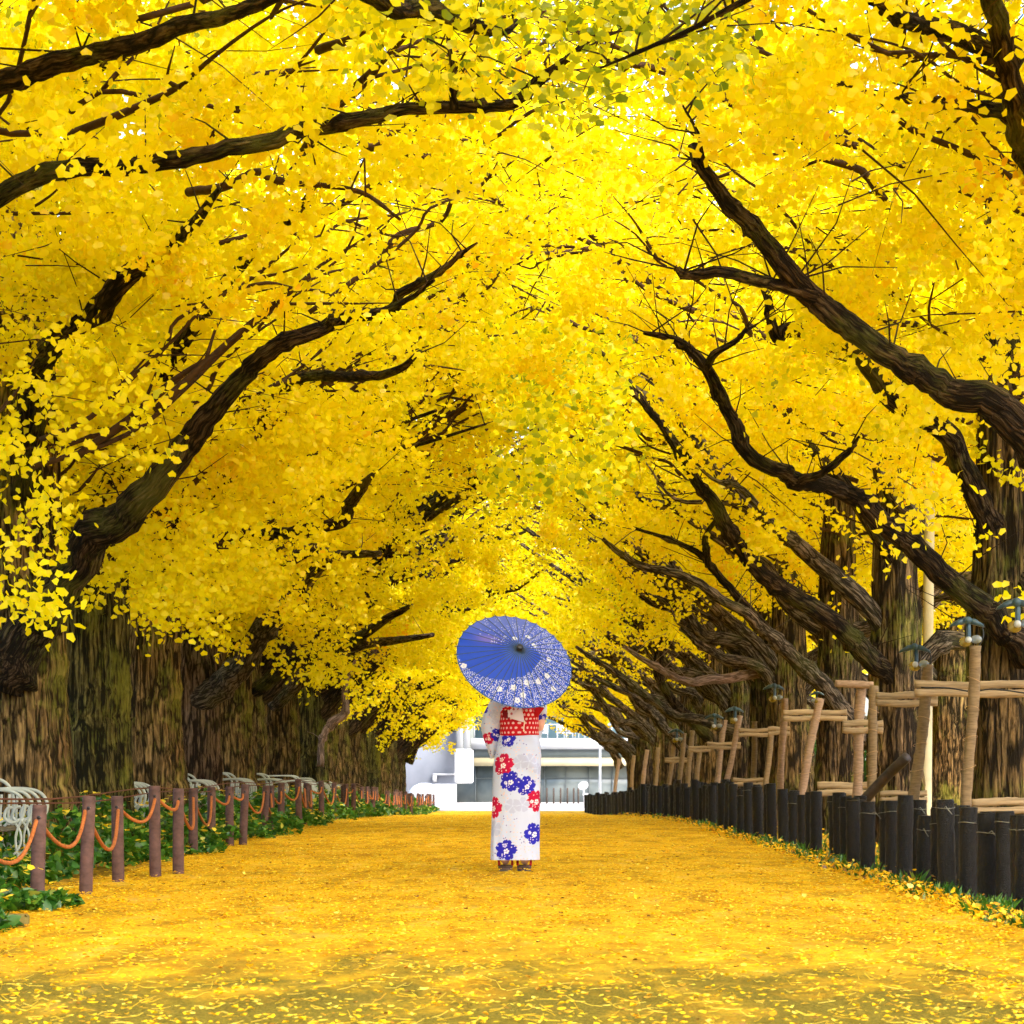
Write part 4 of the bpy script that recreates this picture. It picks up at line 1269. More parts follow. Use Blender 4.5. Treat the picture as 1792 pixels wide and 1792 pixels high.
def window_glass(name, dark, light, sc):
    n = NT(name)
    vec = n.coords((1, 1, 1))
    c = n.ramp(n.noise(vec, sc, 3, 0.5), [(0.40, dark), (0.62, light)])
    n.principled(c, 0.22, None, 0, 0.5)
    return n.m


M['glass_dark'] = window_glass('ground_floor_glass', (.085, .11, .12), (.16, .19, .19), .8)
M['glass_pale'] = window_glass('pale_teal_glass', (.12, .21, .24), (.18, .28, .31), .4)
BD = 110.0


def brect(x0, y0, x1, y1, d, dep, bev=0.0):
    a, b = P(x0, y1, d), P(x1, y0, d)
    return box((a[0] + b[0]) / 2, d + dep / 2, (a[2] + b[2]) / 2, b[0] - a[0], dep, b[2] - a[2], bev)


bld = empty('building', (0, BD, gzf(BD)))
tag(bld, 'white and grey glass fronted building closing the far end of the avenue', 'building')


def bpart(name, mat, geos, parent=None):
    mb = MB()
    for v, q, t in geos:
        v = v - np.array(bld.location); mb.add(v, q, t)
    return mb.build(name, mat, parent or bld)


bpart('grey_wall', M['facade_grey'], [brect(560, 1000, 797, 1409, BD, 6)])
bpart('upper_glass', M['glass_pale'], [brect(829, 1000, 1260, 1292, BD + 1.6, 4)])
bpart('balcony_slab', M['facade_white'], [brect(824, 1292, 1260, 1311, BD - .9, 6)])
bpart('fascia', M['facade_slab'], [brect(826, 1311, 1260, 1326, BD - .2, 5)])
bpart('soffit', M['facade_cream'], [brect(829, 1326, 1260, 1340.5, BD - .5, 5.3)])
bpart('shop_glass', M['glass_dark'], [brect(798, 1340.6, 1260, 1404, BD + .5, 4)])
bpart('mullion', M['mullion'], [brect(x - .7, 1340.8, x + .7, 1404, BD + .38, .1) for x in (832, 871, 912, 953, 990, 1031, 1072, 1110)] +
      [brect(800, 1361.4, 871, 1362.6, BD + .40, .08), brect(871.8, 1361, 1100, 1362, BD + .40, .08)])
bpart('column', M['facade_white'], [brect(800, 1120, 810.5, 1310, BD - 1.2, 1), brect(812, 1120, 822, 1310, BD - 1.2, 1)])
bpart('railing', M['white_metal'], [brect(x, 1268, x + 1.1, 1292, BD - .7, .06) for x in range(830, 1100, 16)] + [brect(829, 1267, 1110, 1268.6, BD - .7, .08)])
bpart('ledge', M['facade_white'], [brect(757, 1353.5, 797, 1357, BD - .3, .3), brect(757, 1357, 764, 1369, BD - .3, .3)])
o = bpart('sign_box', M['facade_white'], [brect(796, 1310.5, 828, 1371, BD - 2.4, 1.2, .06)])
for i, (x0, w_) in enumerate(((946, 13), (964, 4), (975, 13), (991, 12), (1012, 13), (1034, 12))):
    # pale balcony chairs: seat, back and legs
    mb = MB(); dch = BD - .25
    for g in (brect(x0, 1281, x0 + w_, 1284, dch, .45), brect(x0 + 1, 1268, x0 + w_ - 1, 1281, dch + .42, .06),
              brect(x0, 1284, x0 + 1.4, 1292, dch, .06), brect(x0 + w_ - 1.4, 1284, x0 + w_, 1292, dch, .06)):
        mb.add(*g)
    if i != 1:
        tag(mb.build('balcony_chair', M['white_metal']), 'white chair on the far balcony, %s from the left' % ordinal(i + 1 if i == 0 else i), 'chair', 'white chairs on the far balcony')

mb = MB(); mb.add(*brect(757, 1372, 799, 1409, 104, .25, .02))
tag(mb.build('low_wall', M['facade_white']), 'bright white low wall left of the far building glass', 'wall')
# rounded white cover seen over the end of the left posts
cp_ = P(744, 1388, 100)
v, q = lathe([(.001, .40), (.22, .38), (.45, .28), (.60, .12), (.64, 0.0), (.64, -.45), (.001, -.45)][::-1], 22)
tag(MB().add(v * np.array((1, .8, 1)), q).build('dome_cover', M['white_metal'], smooth=True, loc=tuple(cp_)), 'rounded white cover beyond the end of the left posts', 'cover')
lp0 = P(1050, 1402, 98)
mb = MB(); v, q, t = tube([(lp0[0], 98, gzf(98)), (lp0[0], 98, gzf(98) + 5.6)], (.055, .04), 10); mb.add(v, q, t)
lamp = mb.build('street_lamp', M['white_metal'], smooth=True)
tag(lamp, 'thin white lamp post standing at the far right end of the avenue', 'street lamp')
v, q, t = box(lp0[0] - .3, 98, gzf(98) + 5.6, .8, .16, .08, .02); MB().add(v, q, t).build('lamp_head', M['white_metal'], lamp)
sg = P(1020.5, 1375, 96)
mb = MB(); v, q, t = tube([(sg[0] + .06, 95.98, gzf(96)), (sg[0], 95.98, sg[2])], .03, 8); mb.add(v, q, t)
sgo = mb.build('sign_post', M['white_metal'], smooth=True)
tag(sgo, 'round white disc sign leaning on a post at the far right fence end', 'sign')
v, q = uv_ball((0, 0, 0), .20, .025, .155, 20, 8)
v = v @ roty(-.35).T + np.array((sg[0], 95.93, sg[2])); MB().add(v, q).build('disc', M['white_metal'], sgo, True)
v, q, t = box(sg[0] + .09, 95.9, sg[2] - .33, .22, .04, .10, .01); MB().add(v, q, t).build('plate', M['white_metal'], sgo)
for i, px in enumerate((945, 957, 969, 981, 993, 1004, 1012)):
    v, q = lathe([(.001, 0), (.035, 0), (.035, .6), (.025, .66), (.001, .66)], 10)
    o = MB().add(v, q).build('bollard', M['log'], loc=((px - HX) * 106 / F, 106, gzf(106)))
    tag(o, 'small brown bollard before the far building', 'bollard', 'bollards before the far building')

# ------------------------------------------------------------------ the woman in the printed kimono
WD = 19.82
WX = 0.03


def vnoise2(ix, iy, k):
    h = np.sin(ix * 127.1 + iy * 311.7 + k * 74.7) * 43758.5453
    return h - np.floor(h)


def cell_dots(u, v, cell, k):
    """per point: offset to the one dot of its cell, and three random numbers of that cell"""
    iu, iv = np.floor(u / cell), np.floor(v / cell)
    cx = (iu + .5 + (vnoise2(iu, iv, k) - .5) * .5) * cell; cy = (iv + .5 + (vnoise2(iu, iv, k + 1) - .5) * .5) * cell
    return u - cx, v - cy, vnoise2(iu, iv, k + 2), vnoise2(iu, iv, k + 3), vnoise2(iu, iv, k + 4)


def blossom(du, dv, rot, notch=.12):
    r = np.hypot(du, dv); th = np.arctan2(dv, du) - rot
    ph = np.mod(th + PI / 5, 2 * PI / 5) - PI / 5
    rb = .66 + .36 * np.abs(np.cos(2.5 * ph)) ** .5 - notch * np.exp(-(ph / .07) ** 2)
    return r < rb, r, th


RED, BLUE, LAV = np.array((.50, .006, .05)), np.array((.022, .02, .42)), np.array((.46, .50, .70))


def paint_cloth(u, z, flowers, seed=0, base=(.55, .61, .80)):
    n = len(u); c = np.tile(np.array(base), (n, 1))
    for k, cell in enumerate((.026, .034)):
        du, dv, a, b, cc = cell_dots(u + k * .013, z, cell, seed + k * 7)
        ang = a * PI; e = (du * np.cos(ang) + dv * np.sin(ang)) / .0062; f = (-du * np.sin(ang) + dv * np.cos(ang)) / .0036
        band = (np.sin(u * 17 + seed) + np.sin(z * 9 + u * 5 + seed * 2)) > -.25
        m = (e * e + f * f < 1) & (b < (.55 if k == 0 else .28)) & band
        col = np.where((cc > .80)[:, None], np.array((.20, .15, .42)), np.where((cc > .45)[:, None], np.array((.80, .50, .50)), np.array((.82, .60, .48))))
        c[m] = col[m]
    for (fx, fz, R, col, rot) in flowers:
        du, dv = (u - fx) / R, (z - fz) / R
        m, rr, th = blossom(du, dv, rot)
        base_c = {'r': RED, 'b': BLUE, 'l': LAV}[col]
        c[m] = base_c
        if col == 'l':
            w = m & ((rr < .14) | (np.abs(np.sin(2.5 * th)) > .95) & (rr > .2)); c[w] = (.54, .60, .79); continue
        pass
        minis = [(.05, -.1, .25)] + [(.45 * math.cos(rot + 1.9 * k + .4), .45 * math.sin(rot + 1.9 * k + .4), .20 - .03 * k) for k in range(2)]
        for k, (mx, my, mr) in enumerate(minis):
            if (k * 7 + int(R * 1e4)) % 5 == 0 and k: continue
            a, r2, _ = blossom((du - mx) / mr, (dv - my) / mr, rot + k)
            w = m & a & (r2 > .20) & (np.abs(np.sin(2.5 * (np.arctan2(dv - my, du - mx) - rot - k))) < .93)
            c[w] = (.86, .84, .88) if k % 3 != 1 else ((.80, .62, .56) if col == 'r' else (.62, .60, .84))
        d2 = cell_dots(du, dv, .22, seed + 31)
        w = m & (np.hypot(d2[0], d2[1]) < .05) & (d2[2] < .3); c[w] = (.80, .76, .82)
    return c


def px2l(px, py):
    return (px - 902.8) / 227.0, HC - (py - HY) / 227.0


woman = empty('person', (WX, WD, 0))
tag(woman, 'woman seen from behind in a white flower print kimono with a red dotted sash', 'person')

# --- body: one continuous skin surface, remeshed
def skin_chain(points, radii, edges, root_i=0, sub=1):
    me = bpy.data.meshes.new('tmp'); me.from_pydata([tuple(p) for p in points], edges, []); me.update()
    o = bpy.data.objects.new('tmp', me); COL.objects.link(o)
    o.modifiers.new('skin', 'SKIN'); 
    for i, r_ in enumerate(radii):
        me.skin_vertices[0].data[i].radius = (r_, r_) if not isinstance(r_, tuple) else r_
        me.skin_vertices[0].data[i].use_root = (i == root_i)
    md = o.modifiers.new('sub', 'SUBSURF'); md.levels = sub; md.render_levels = sub
    dg = bpy.context.evaluated_depsgraph_get(); dg.update()
    ev = bpy.data.meshes.new_from_object(o.evaluated_get(dg))
    bpy.data.objects.remove(o)
    return ev


apex = np.array((.026, -.42, 1.694))
sdirv = np.array((-.136, .42, -.334)); sdirv /= np.linalg.norm(sdirv)
grip = apex + sdirv * .875
J = [((.01, 0, .90), .125), ((.015, 0, 1.04), .105), ((.02, 0, 1.20), .115), ((.022, -.005, 1.32), .10), ((.03, -.005, 1.385), .052), ((.045, .01, 1.44), .05), ((.05, .015, 1.50), .06),
     ((-.075, 0, .82), .085), ((-.072, .015, .48), .056), ((-.078, -.02, .13), .037), ((-.080, -.035, .085), .036), ((-.082, .06, .075), .034), ((-.085, .13, .064), .026),
     ((.09, 0, .82), .085), ((.072, .015, .48), .056), ((.066, -.02, .13), .037), ((.066, -.035, .085), .036), ((.068, .06, .075), .034), ((.072, .13, .064), .026),
     ((-.13, 0, 1.325), .052), ((-.225, -.015, 1.115), .038), (tuple(grip + np.array((.012, -.075, -.025))), .026),
     ((.175, 0, 1.325), .052), ((.195, .045, 1.095), .036), ((.075, .20, 1.12), .026)]
E = [(0, 1), (1, 2), (2, 3), (3, 4), (4, 5), (5, 6), (0, 7), (7, 8), (8, 9), (9, 10), (10, 11), (11, 12), (0, 13), (13, 14), (14, 15), (15, 16), (16, 17), (17, 18),
     (3, 19), (19, 20), (20, 21), (3, 22), (22, 23), (23, 24)]
meshes = [skin_chain([j[0] for j in J], [j[1] for j in J], E)]
# head with nose, chin and ears
def ball_mesh(c, rx, ry, rz, rot=None, n=24, m=16):
    v, q = uv_ball((0, 0, 0), rx, ry, rz, n, m)
    if rot is not None: v = v @ np.asarray(rot).T
    return MB().add(v + np.asarray(c), q).mesh('tmp')


HCc = np.array((.05, .025, 1.545))
meshes += [ball_mesh(HCc, .073, .092, .112), ball_mesh(HCc + (0, .042, -.055), .055, .055, .06), ball_mesh(HCc + (0, .098, -.012), .011, .016, .022), ball_mesh(HCc + (-.074, .0, -.01), .010, .018, .03),
           ball_mesh(HCc + (.074, .0, -.01), .010, .018, .03), ball_mesh(HCc + (0, .084, -.052), .022, .012, .008), ball_mesh(HCc + (0, .078, .03), .055, .022, .016)]
# hands: palm + four fingers closed round the handle + thumb
def hand(palm_c, palm_r, fingers, thumb):
    out = [ball_mesh(palm_c, *palm_r)]
    for f in fingers + [thumb]:
        pts, rr = f
        v, q, t = tube(catmull(pts, 4), np.interp(np.linspace(0, 1, (len(pts) - 1) * 4 + 1), np.linspace(0, 1, len(rr)), rr), 10)
        out.append(MB().add(v, q, t).mesh('tmp'))
    return out


e1 = np.cross(sdirv, (0, 0, 1.0)); e1 /= np.linalg.norm(e1); e2 = np.cross(sdirv, e1)
fing = []
for i, (L_, off) in enumerate(((1.0, -.028), (1.12, -.009), (1.04, .010), (.85, .028))):
    c = grip + sdirv * off
    pts = [c + .021 * (math.cos(a) * e1 + math.sin(a) * e2) for a in np.linspace(2.6, 2.6 - 3.9 * L_, 7)]
    fing.append((pts, (.0095, .009, .0075)))
th_pts = [grip - sdirv * .03 + .026 * (math.cos(a) * e1 + math.sin(a) * e2) - sdirv * .018 * k for k, a in enumerate(np.linspace(2.7, 4.6, 4))]
meshes += hand(grip + .03 * (math.cos(2.6) * e1 + math.sin(2.6) * e2), (.034, .036, .028), fing, (th_pts, (.011, .0105, .008)))
pc = np.array((.055, .235, 1.125))
fing = []
for i, (L_, off) in enumerate(((.9, .03), (1.0, .011), (.95, -.008), (.78, -.026))):
    b = pc + np.array((-.028, .018, off))
    pts = [b + np.array((-.024 * k * L_, .012 * k * L_ - .0055 * k * k, off * .12 * k)) for k in range(4)]
    fing.append((pts, (.0095, .0088, .0072)))
meshes += hand(pc, (.040, .020, .042), fing, ([pc + np.array(p) for p in ((.012, .0, .038), (-.008, .018, .056), (-.03, .026, .064), (-.046, .026, .066))], (.012, .0105, .008)))
allv, allq, allt, nv = [], [], [], 0
tmp = bpy.data.meshes.new('tmpjoin')
VV, FF = [], []
for me in meshes:
    a = np.empty(len(me.vertices) * 3); me.vertices.foreach_get('co', a)
    FF += [[i + nv for i in p.vertices] for p in me.polygons]
    VV.append(a.reshape(-1, 3)); nv += len(me.vertices)
    bpy.data.meshes.remove(me)
tmp.from_pydata(np.concatenate(VV).tolist(), [], FF)
o = bpy.data.objects.new('tmp', tmp); COL.objects.link(o)
md = o.modifiers.new('r', 'REMESH'); md.mode = 'VOXEL'; md.voxel_size = .0055; md.use_smooth_shade = True
sm = o.modifiers.new('s', 'SMOOTH'); sm.iterations = 2; sm.factor = .4
dg = bpy.context.evaluated_depsgraph_get(); dg.update()
bodym = bpy.data.meshes.new_from_object(o.evaluated_get(dg)); bpy.data.objects.remove(o)
bodym.name = 'body'; bodym.materials.clear(); bodym.materials.append(M['skin'])
link('body', bodym, None, woman)
for sx in (-.028, .028):
    v, q = uv_ball(HCc + (sx, .086, .004), .011, .008, .008, 12, 8)
    MB().add(v, q).build('eye', M['bulb_white'], woman, True)
    v, q = uv_ball(HCc + (sx, .0925, .004), .0052, .004, .0052, 10, 6)
    MB().add(v, q).build('iris', M['hub'], woman, True)
v, q = uv_ball(HCc + (0, .091, -.052), .02, .008, .0055, 14, 8); MB().add(v, q).build('lips', M['strap'], woman, True)
mb = MB()
v, q = uv_ball((0, 0, 0), .084, .103, .118, 36, 24)
fr = v[:, 1] - .35 * v[:, 2]
v[:, 1] = np.where((v[:, 1] > .03) & (v[:, 2] < .055), .03 + (v[:, 1] - .03) * .12, v[:, 1])
low = v[:, 2] < -.07
v[low, 2] = -.07 + (v[low, 2] + .07) * .5
mb.add(v + HCc + (0, -.004, .008), q)
v, q = uv_ball(HCc + (0, -.085, .055), .055, .045, .05, 24, 14); v += .002 * np.sin(v[:, 0] * 260)[:, None]; mb.add(v, q)
mb.build('hair', M['hair'], woman, True)

# --- kimono
prof = [(.0865, -.010, .187, .118), (.20, -.008, .186, .118), (.325, -.003, .1845, .119), (.546, .003, .183, .124), (.70, .007, .184, .130), (.80, .0105, .184, .134), (.898, .0175, .179, .130), (.986, .0229, .166, .120),
        (1.052, .026, .148, .112), (1.15, .026, .146, .112), (1.22, .024, .156, .114), (1.30, .022, .176, .108), (1.345, .022, .170, .095), (1.385, .026, .115, .080), (1.41, .034, .075, .070)]
prof = np.array(prof)
nz, na = 340, 320
zz = np.linspace(prof[0, 0], prof[-1, 0], nz)
cxx, aa, bb = (np.interp(zz, prof[:, 0], prof[:, k]) for k in (1, 2, 3))
ker = np.ones(15) / 15
aa = np.convolve(np.pad(aa, 7, 'edge'), ker, 'valid'); bb = np.convolve(np.pad(bb, 7, 'edge'), ker, 'valid')
th = np.linspace(0, 2 * PI, na, endpoint=False) - PI                 # 0 at the back (-y), + towards +x
TH, ZZ = np.meshgrid(th, zz)
ex = .82
sx = np.sign(np.sin(TH)) * np.abs(np.sin(TH)) ** ex; cy = np.sign(np.cos(TH)) * np.abs(np.cos(TH)) ** ex
fold = .0052 * np.sin(TH * 5 + ZZ * 4) * np.clip(1.0 - ZZ, 0, 1) + .0035 * np.sin((TH * 1.6 + ZZ * 9.5) * 3.1) * np.exp(-((TH - .75) / .6) ** 2) * np.exp(-((ZZ - .78) / .2) ** 2) * 2.4
fold += .0034 * np.sin(TH * 13 + np.sin(ZZ * 6) * 2) * np.clip(.8 - ZZ, 0, 1)
fold += .0020 * np.sin(ZZ * 60 + TH * 4) * np.exp(-((ZZ - .97) / .06) ** 2)
X = cxx[:, None] + (aa[:, None] + fold) * sx; Y = -(bb[:, None] + fold) * cy
X[-1] = X[-1]; v = np.stack([X, Y, ZZ], -1).reshape(-1, 3)
i = np.arange(nz - 1)[:, None] * na; j = np.arange(na)[None, :]; j2 = (j + 1) % na
q = np.stack([i + j, i + j2, i + na + j2, i + na + j], -1).reshape(-1, 4)
mb = MB().add(v, q)
vi = v.copy().reshape(nz, na, 3)[:12]; ctr = vi.mean(1, keepdims=True); vi = ctr + (vi - ctr) * np.array((.975, .96, 1))   # turned-in hem
i = np.arange(11)[:, None] * na
mb.add(vi.reshape(-1, 3), np.stack([i + j, i + na + j, i + na + j2, i + j2], -1).reshape(-1, 4))
th_h = np.linspace(-PI / 2, PI / 2, 400)
sxh = np.sign(np.sin(th_h)) * np.abs(np.sin(th_h)) ** ex; cyh = np.abs(np.cos(th_h)) ** ex
ah = np.concatenate([[0], np.cumsum(np.hypot(np.diff(sxh) * .175, np.diff(cyh) * .124))]); ah -= np.interp(0.0, th_h, ah)
XA = (sxh, ah)
flw = []
for (px, py, R, col, rot) in ((880, 1338, 19.5, 'r', 1.5), (893, 1367, 18, 'b', 1.2), (921.5, 1375, 17.5, 'b', .3), (938, 1401, 19, 'r', 1.0), (864, 1413, 19, 'r', 1.3), (885, 1487, 18.5, 'b', 1.4), (935, 1458, 19, 'b', .7),
                              (889.5, 1293, 15, 'b', 1.5), (911, 1333, 13, 'l', .4), (926, 1332, 13, 'l', 1.4), (897, 1410, 13, 'l', .9), (914, 1408, 13, 'l', .2), (865, 1450, 14, 'l', .5), (940, 1345, 10, 'l', 0)):
    x, z = px2l(px, py)
    k = np.argmin(np.abs(zz - z)); r_ = np.clip((x - cxx[k]) / aa[k], -.98, .98)
    flw.append((float(np.interp(r_, *XA)), z, R * 1.02 / 227.0, col, rot))
for k in range(9):
    flw.append((rng.choice((-1, 1)) * rng.uniform(.30, .46), rng.uniform(.15, 1.3), .08, 'brbl'[k % 4], rng.uniform(0, 6)))
seg = np.hypot(np.diff(sx[0]) * .175, np.diff(cy[0]) * .124); arc = np.concatenate([[0], np.cumsum(seg)])
arc -= np.interp(0.0, th, arc)
U = np.tile(arc, nz); col = paint_cloth(U, ZZ.ravel(), flw, 3)
seam = (np.abs(U - .020) < .0016) & (ZZ.ravel() < 1.04); col[seam] = (.40, .43, .55)
me_o = mb.build('kimono', M['kimono'], woman, True)
set_color(me_o.data, 'paint', np.vstack([col, np.tile((.55, .61, .80), (12 * na, 1))]))
kim = me_o


def sleeve(rows, seed, flowers, ydir):
    """hanging sleeve bag: rows of (z, xl, xr, half depth, yc)"""
    rows = np.array(rows); n1, n2 = 110, 96
    z = np.linspace(rows[0, 0], rows[-1, 0], n1)
    xl, xr, dp, yc = (np.interp(-z, -rows[:, 0], rows[:, k]) for k in (1, 2, 3, 4))
    t = np.linspace(0, 2 * PI, n2, endpoint=False) - PI
    T, Z = np.meshgrid(t, z)
    w = ((xr - xl) / 2)[:, None]; c = ((xr + xl) / 2)[:, None]
    f = .004 * np.sin(T * 3 + Z * 30) + .003 * np.sin(Z * 55 + T * 2)
    X = c + w * np.sign(np.sin(T)) * np.abs(np.sin(T)) ** .8; Y = yc[:, None] - (dp[:, None] + f) * np.sign(np.cos(T)) * np.abs(np.cos(T)) ** .8
    v = np.stack([X, Y, Z], -1).reshape(-1, 3)
    i = np.arange(n1 - 1)[:, None] * n2; j = np.arange(n2)[None, :]; j2 = (j + 1) % n2
    mb = MB().add(v, np.stack([i + j, i + n2 + j, i + n2 + j2, i + j2], -1).reshape(-1, 4))
    o = mb.build('sleeve', M['kimono'], kim, True)
    set_color(o.data, 'paint', paint_cloth((X + (Y > yc[:, None]) * .4).ravel(), Z.ravel(), flowers, seed))
    return o


fl = [(*px2l(px, py), R / 227, c, ro) for px, py, R, c, ro in ((855, 1292, 11, 'r', 1.2), (870, 1286, 12, 'b', .8), (846, 1241, 9, 'b', .5), (864, 1250, 8, 'l', .2), (866, 1262, 6, 'l', .8))]
sleeve([(1.345, -.17, -.07, .06, .0), (1.317, -.195, -.062, .075, .0), (1.21, -.250, -.085, .085, .02), (1.12, -.272, -.108, .085, .05), (1.03, -.255, -.118, .075, .08), (.942, -.222, -.138, .055, .09), (.89, -.205, -.16, .035, .09), (.862, -.196, -.186, .008, .09)], 11, fl, 1)
fr_ = [(*px2l(px, py), R / 227, c, ro) for px, py, R, c, ro in ((951, 1262, 13, 'b', 1.2), (948, 1238, 6, 'l', .8))]
sleeve([(1.345, .10, .215, .06, .0), (1.30, .11, .238, .08, .0), (1.22, .13, .240, .085, .03), (1.15, .14, .226, .08, .09), (1.05, .10, .20, .07, .14), (.98, .10, .17, .05, .15), (.95, .12, .14, .008, .15)], 17, fr_, 1)

# --- sash, bow, cord
def polka(u, z, cell, rad, dot=(.78, .56, .48), base=(.56, .006, .014)):
    iv = np.floor(z / cell); uu = u + (np.mod(iv, 2) * .5) * cell
    du = np.mod(uu, cell) - cell / 2; dv = np.mod(z, cell) - cell / 2
    r_ = np.hypot(du, dv); c = np.tile(np.array(base), (len(u), 1)); c[r_ < rad] = dot; c[r_ < rad * .25] = (.70, .35, .30)
    return c


nz2, na2 = 80, 300
z2 = np.linspace(1.036, 1.262, nz2); t2 = np.linspace(0, 2 * PI, na2, endpoint=False) - PI
T2, Z2 = np.meshgrid(t2, z2)
pr = .004 * np.sin(T2 * 2 + 3) + .002 * np.sin(Z2 * 90 + T2)
edge = .012 * (1 - np.clip(np.minimum(Z2 - 1.036, 1.262 - Z2) / .008, 0, 1))
Xo = .0265 + (.1515 + pr - edge) * np.sign(np.sin(T2)) * np.abs(np.sin(T2)) ** .82; Yo = -(.124 + pr - edge) * np.sign(np.cos(T2)) * np.abs(np.cos(T2)) ** .82
v = np.stack([Xo, Yo, Z2 + .004 * np.sin(T2 + 1)], -1).reshape(-1, 3)
i = np.arange(nz2 - 1)[:, None] * na2; j = np.arange(na2)[None, :]; j2 = (j + 1) % na2
obi = MB().add(v, np.stack([i + j, i + j2, i + na2 + j2, i + na2 + j], -1).reshape(-1, 4)).build('obi', M['obi'], woman, True)
set_color(obi.data, 'paint', polka(.15 * T2.ravel(), Z2.ravel(), .036, .0088, (.72, .48, .42), (.50, .003, .010)))


def cloth_patch(corners, thick, bulge, painter, name, parent, n=26):
    """bow piece: a four-cornered piece of cloth with a belly, real thickness"""
    c = np.array(corners, float)
    s, t = np.meshgrid(np.linspace(0, 1, n), np.linspace(0, 1, n))
    pnt = ((1 - s) * (1 - t))[..., None] * c[0] + (s * (1 - t))[..., None] * c[1] + (s * t)[..., None] * c[2] + ((1 - s) * t)[..., None] * c[3]
    nrm = np.cross(c[1] - c[0], c[3] - c[0]); nrm /= np.linalg.norm(nrm)
    if nrm[1] > 0: nrm = -nrm
    b = np.sin(PI * s) ** .6 * np.sin(PI * t) ** .6
    fr = pnt + nrm * (bulge * b)[..., None]; bk = pnt - nrm * thick
    mb = MB()
    v = np.vstack([fr.reshape(-1, 3), bk.reshape(-1, 3)])
    i = np.arange(n - 1)[:, None] * n; j = np.arange(n - 1)[None, :]
    q = np.stack([i + j, i + j + 1, i + n + j + 1, i + n + j], -1).reshape(-1, 4)
    N2 = n * n
    rim = [k for k in range(n)] + [k * n + n - 1 for k in range(1, n)] + [N2 - 1 - k for k in range(1, n)] + [(n - 1 - k) * n for k in range(1, n - 1)]
    sideq = [(rim[k], rim[(k + 1) % len(rim)], rim[(k + 1) % len(rim)] + N2, rim[k] + N2) for k in range(len(rim))]
    mb.add(v, np.vstack([q, q[:, ::-1] + N2, np.array(sideq)]))
    o = mb.build(name, M['obi'], parent, True)
    set_color(o.data, 'paint', painter(v[:, 0], v[:, 2]))
    return o


def bp(px, py, y):
    x, z = px2l(px, py)
    return (x, y, z)


red_dots = lambda u, z: polka(u, z, .032, .0095, (.80, .58, .56))
plain_red = lambda u, z: np.tile((.44, .004, .012), (len(u), 1))
deep_red = lambda u, z: np.tile((.20, .004, .010), (len(u), 1))
pink_dots = lambda u, z: polka(u, z, .034, .009, (.40, .02, .06), (.74, .62, .66))
lilac = lambda u, z: np.tile((.70, .60, .66), (len(u), 1))
yb = -.128
cloth_patch([bp(879, 1240, yb - .03), bp(896, 1233, yb - .05), bp(897, 1242, yb - .04), bp(880, 1244, yb - .03)], .012, .012, red_dots, 'bow_loop', obi)
cloth_patch([bp(879, 1256, yb), bp(889, 1258, yb - .01), bp(889, 1243, yb - .02), bp(880, 1243, yb - .02)], .01, .006, deep_red, 'bow_fold', obi)
cloth_patch([bp(889, 1256, yb - .02), bp(903, 1260, yb - .022), bp(913, 1239, yb - .045), bp(888, 1238, yb - .04)], .008, .010, pink_dots, 'bow_tail', obi)
cloth_patch([bp(892, 1257.5, yb - .035), bp(918, 1265, yb - .03), bp(913, 1240, yb - .055), bp(902, 1245, yb - .05)], .006, .006, lilac, 'bow_flap', obi)
cloth_patch([bp(917.5, 1262, yb - .005), bp(936, 1258, yb - .01), bp(933, 1236, yb - .04), bp(913, 1236, yb - .04)], .012, .012, red_dots, 'bow_loop', obi)
cloth_patch([bp(936, 1257, yb + .02), bp(942, 1254, yb + .02), bp(952, 1240, yb - .005), bp(932, 1236, yb - .03)], .010, .008, plain_red, 'bow_tail', obi)
cloth_patch([bp(884, 1243, yb), bp(935, 1243, yb), bp(932, 1222, yb - .03), bp(888, 1222, yb - .03)], .02, .02, red_dots, 'bow_knot', obi)
v, q, t = tube(catmull([bp(918, 1262, yb - .04), bp(917, 1270, yb - .012), bp(916.5, 1278, yb - .008)], 5), .0032, 6)
mb = MB().add(v, q, t); v, q = uv_ball(bp(916.5, 1279, yb - .010), .006, .006, .008, 10, 8); mb.add(v, q); mb.build('cord', M['cord'], obi, True)

# --- wooden sandals
for sx, rz in ((-.082, .06), (.066, -.05)):
    sd = empty('sandal', (sx, .045, 0), rz); sd.parent = woman
    mb = MB(); mb.add(*box(0, 0, .034, .105, .245, .016, .006)); mb.add(*box(0, -.070, .0165, .100, .09, .021, .004)); mb.add(*box(0, .06, .0165, .100, .08, .021, .004))
    mb.build('base', M['geta'], sd)
    mb = MB(); mb.add(*box(0, -.070, .003, .102, .092, .0065, .002)); mb.add(*box(0, .06, .003, .102, .082, .0065, .002)); mb.build('sole', M['geta_sole'], sd)
    mb = MB()
    for s2 in (-1, 1):
        v, q, t = tube(catmull([(0, .075, .045), (s2 * .035, .04, .088), (s2 * .050, -.02, .082), (s2 * .050, -.06, .045)], 5), .0095, 8); mb.add(v, q, t)
    mb.build('strap', M['strap'], sd, True)

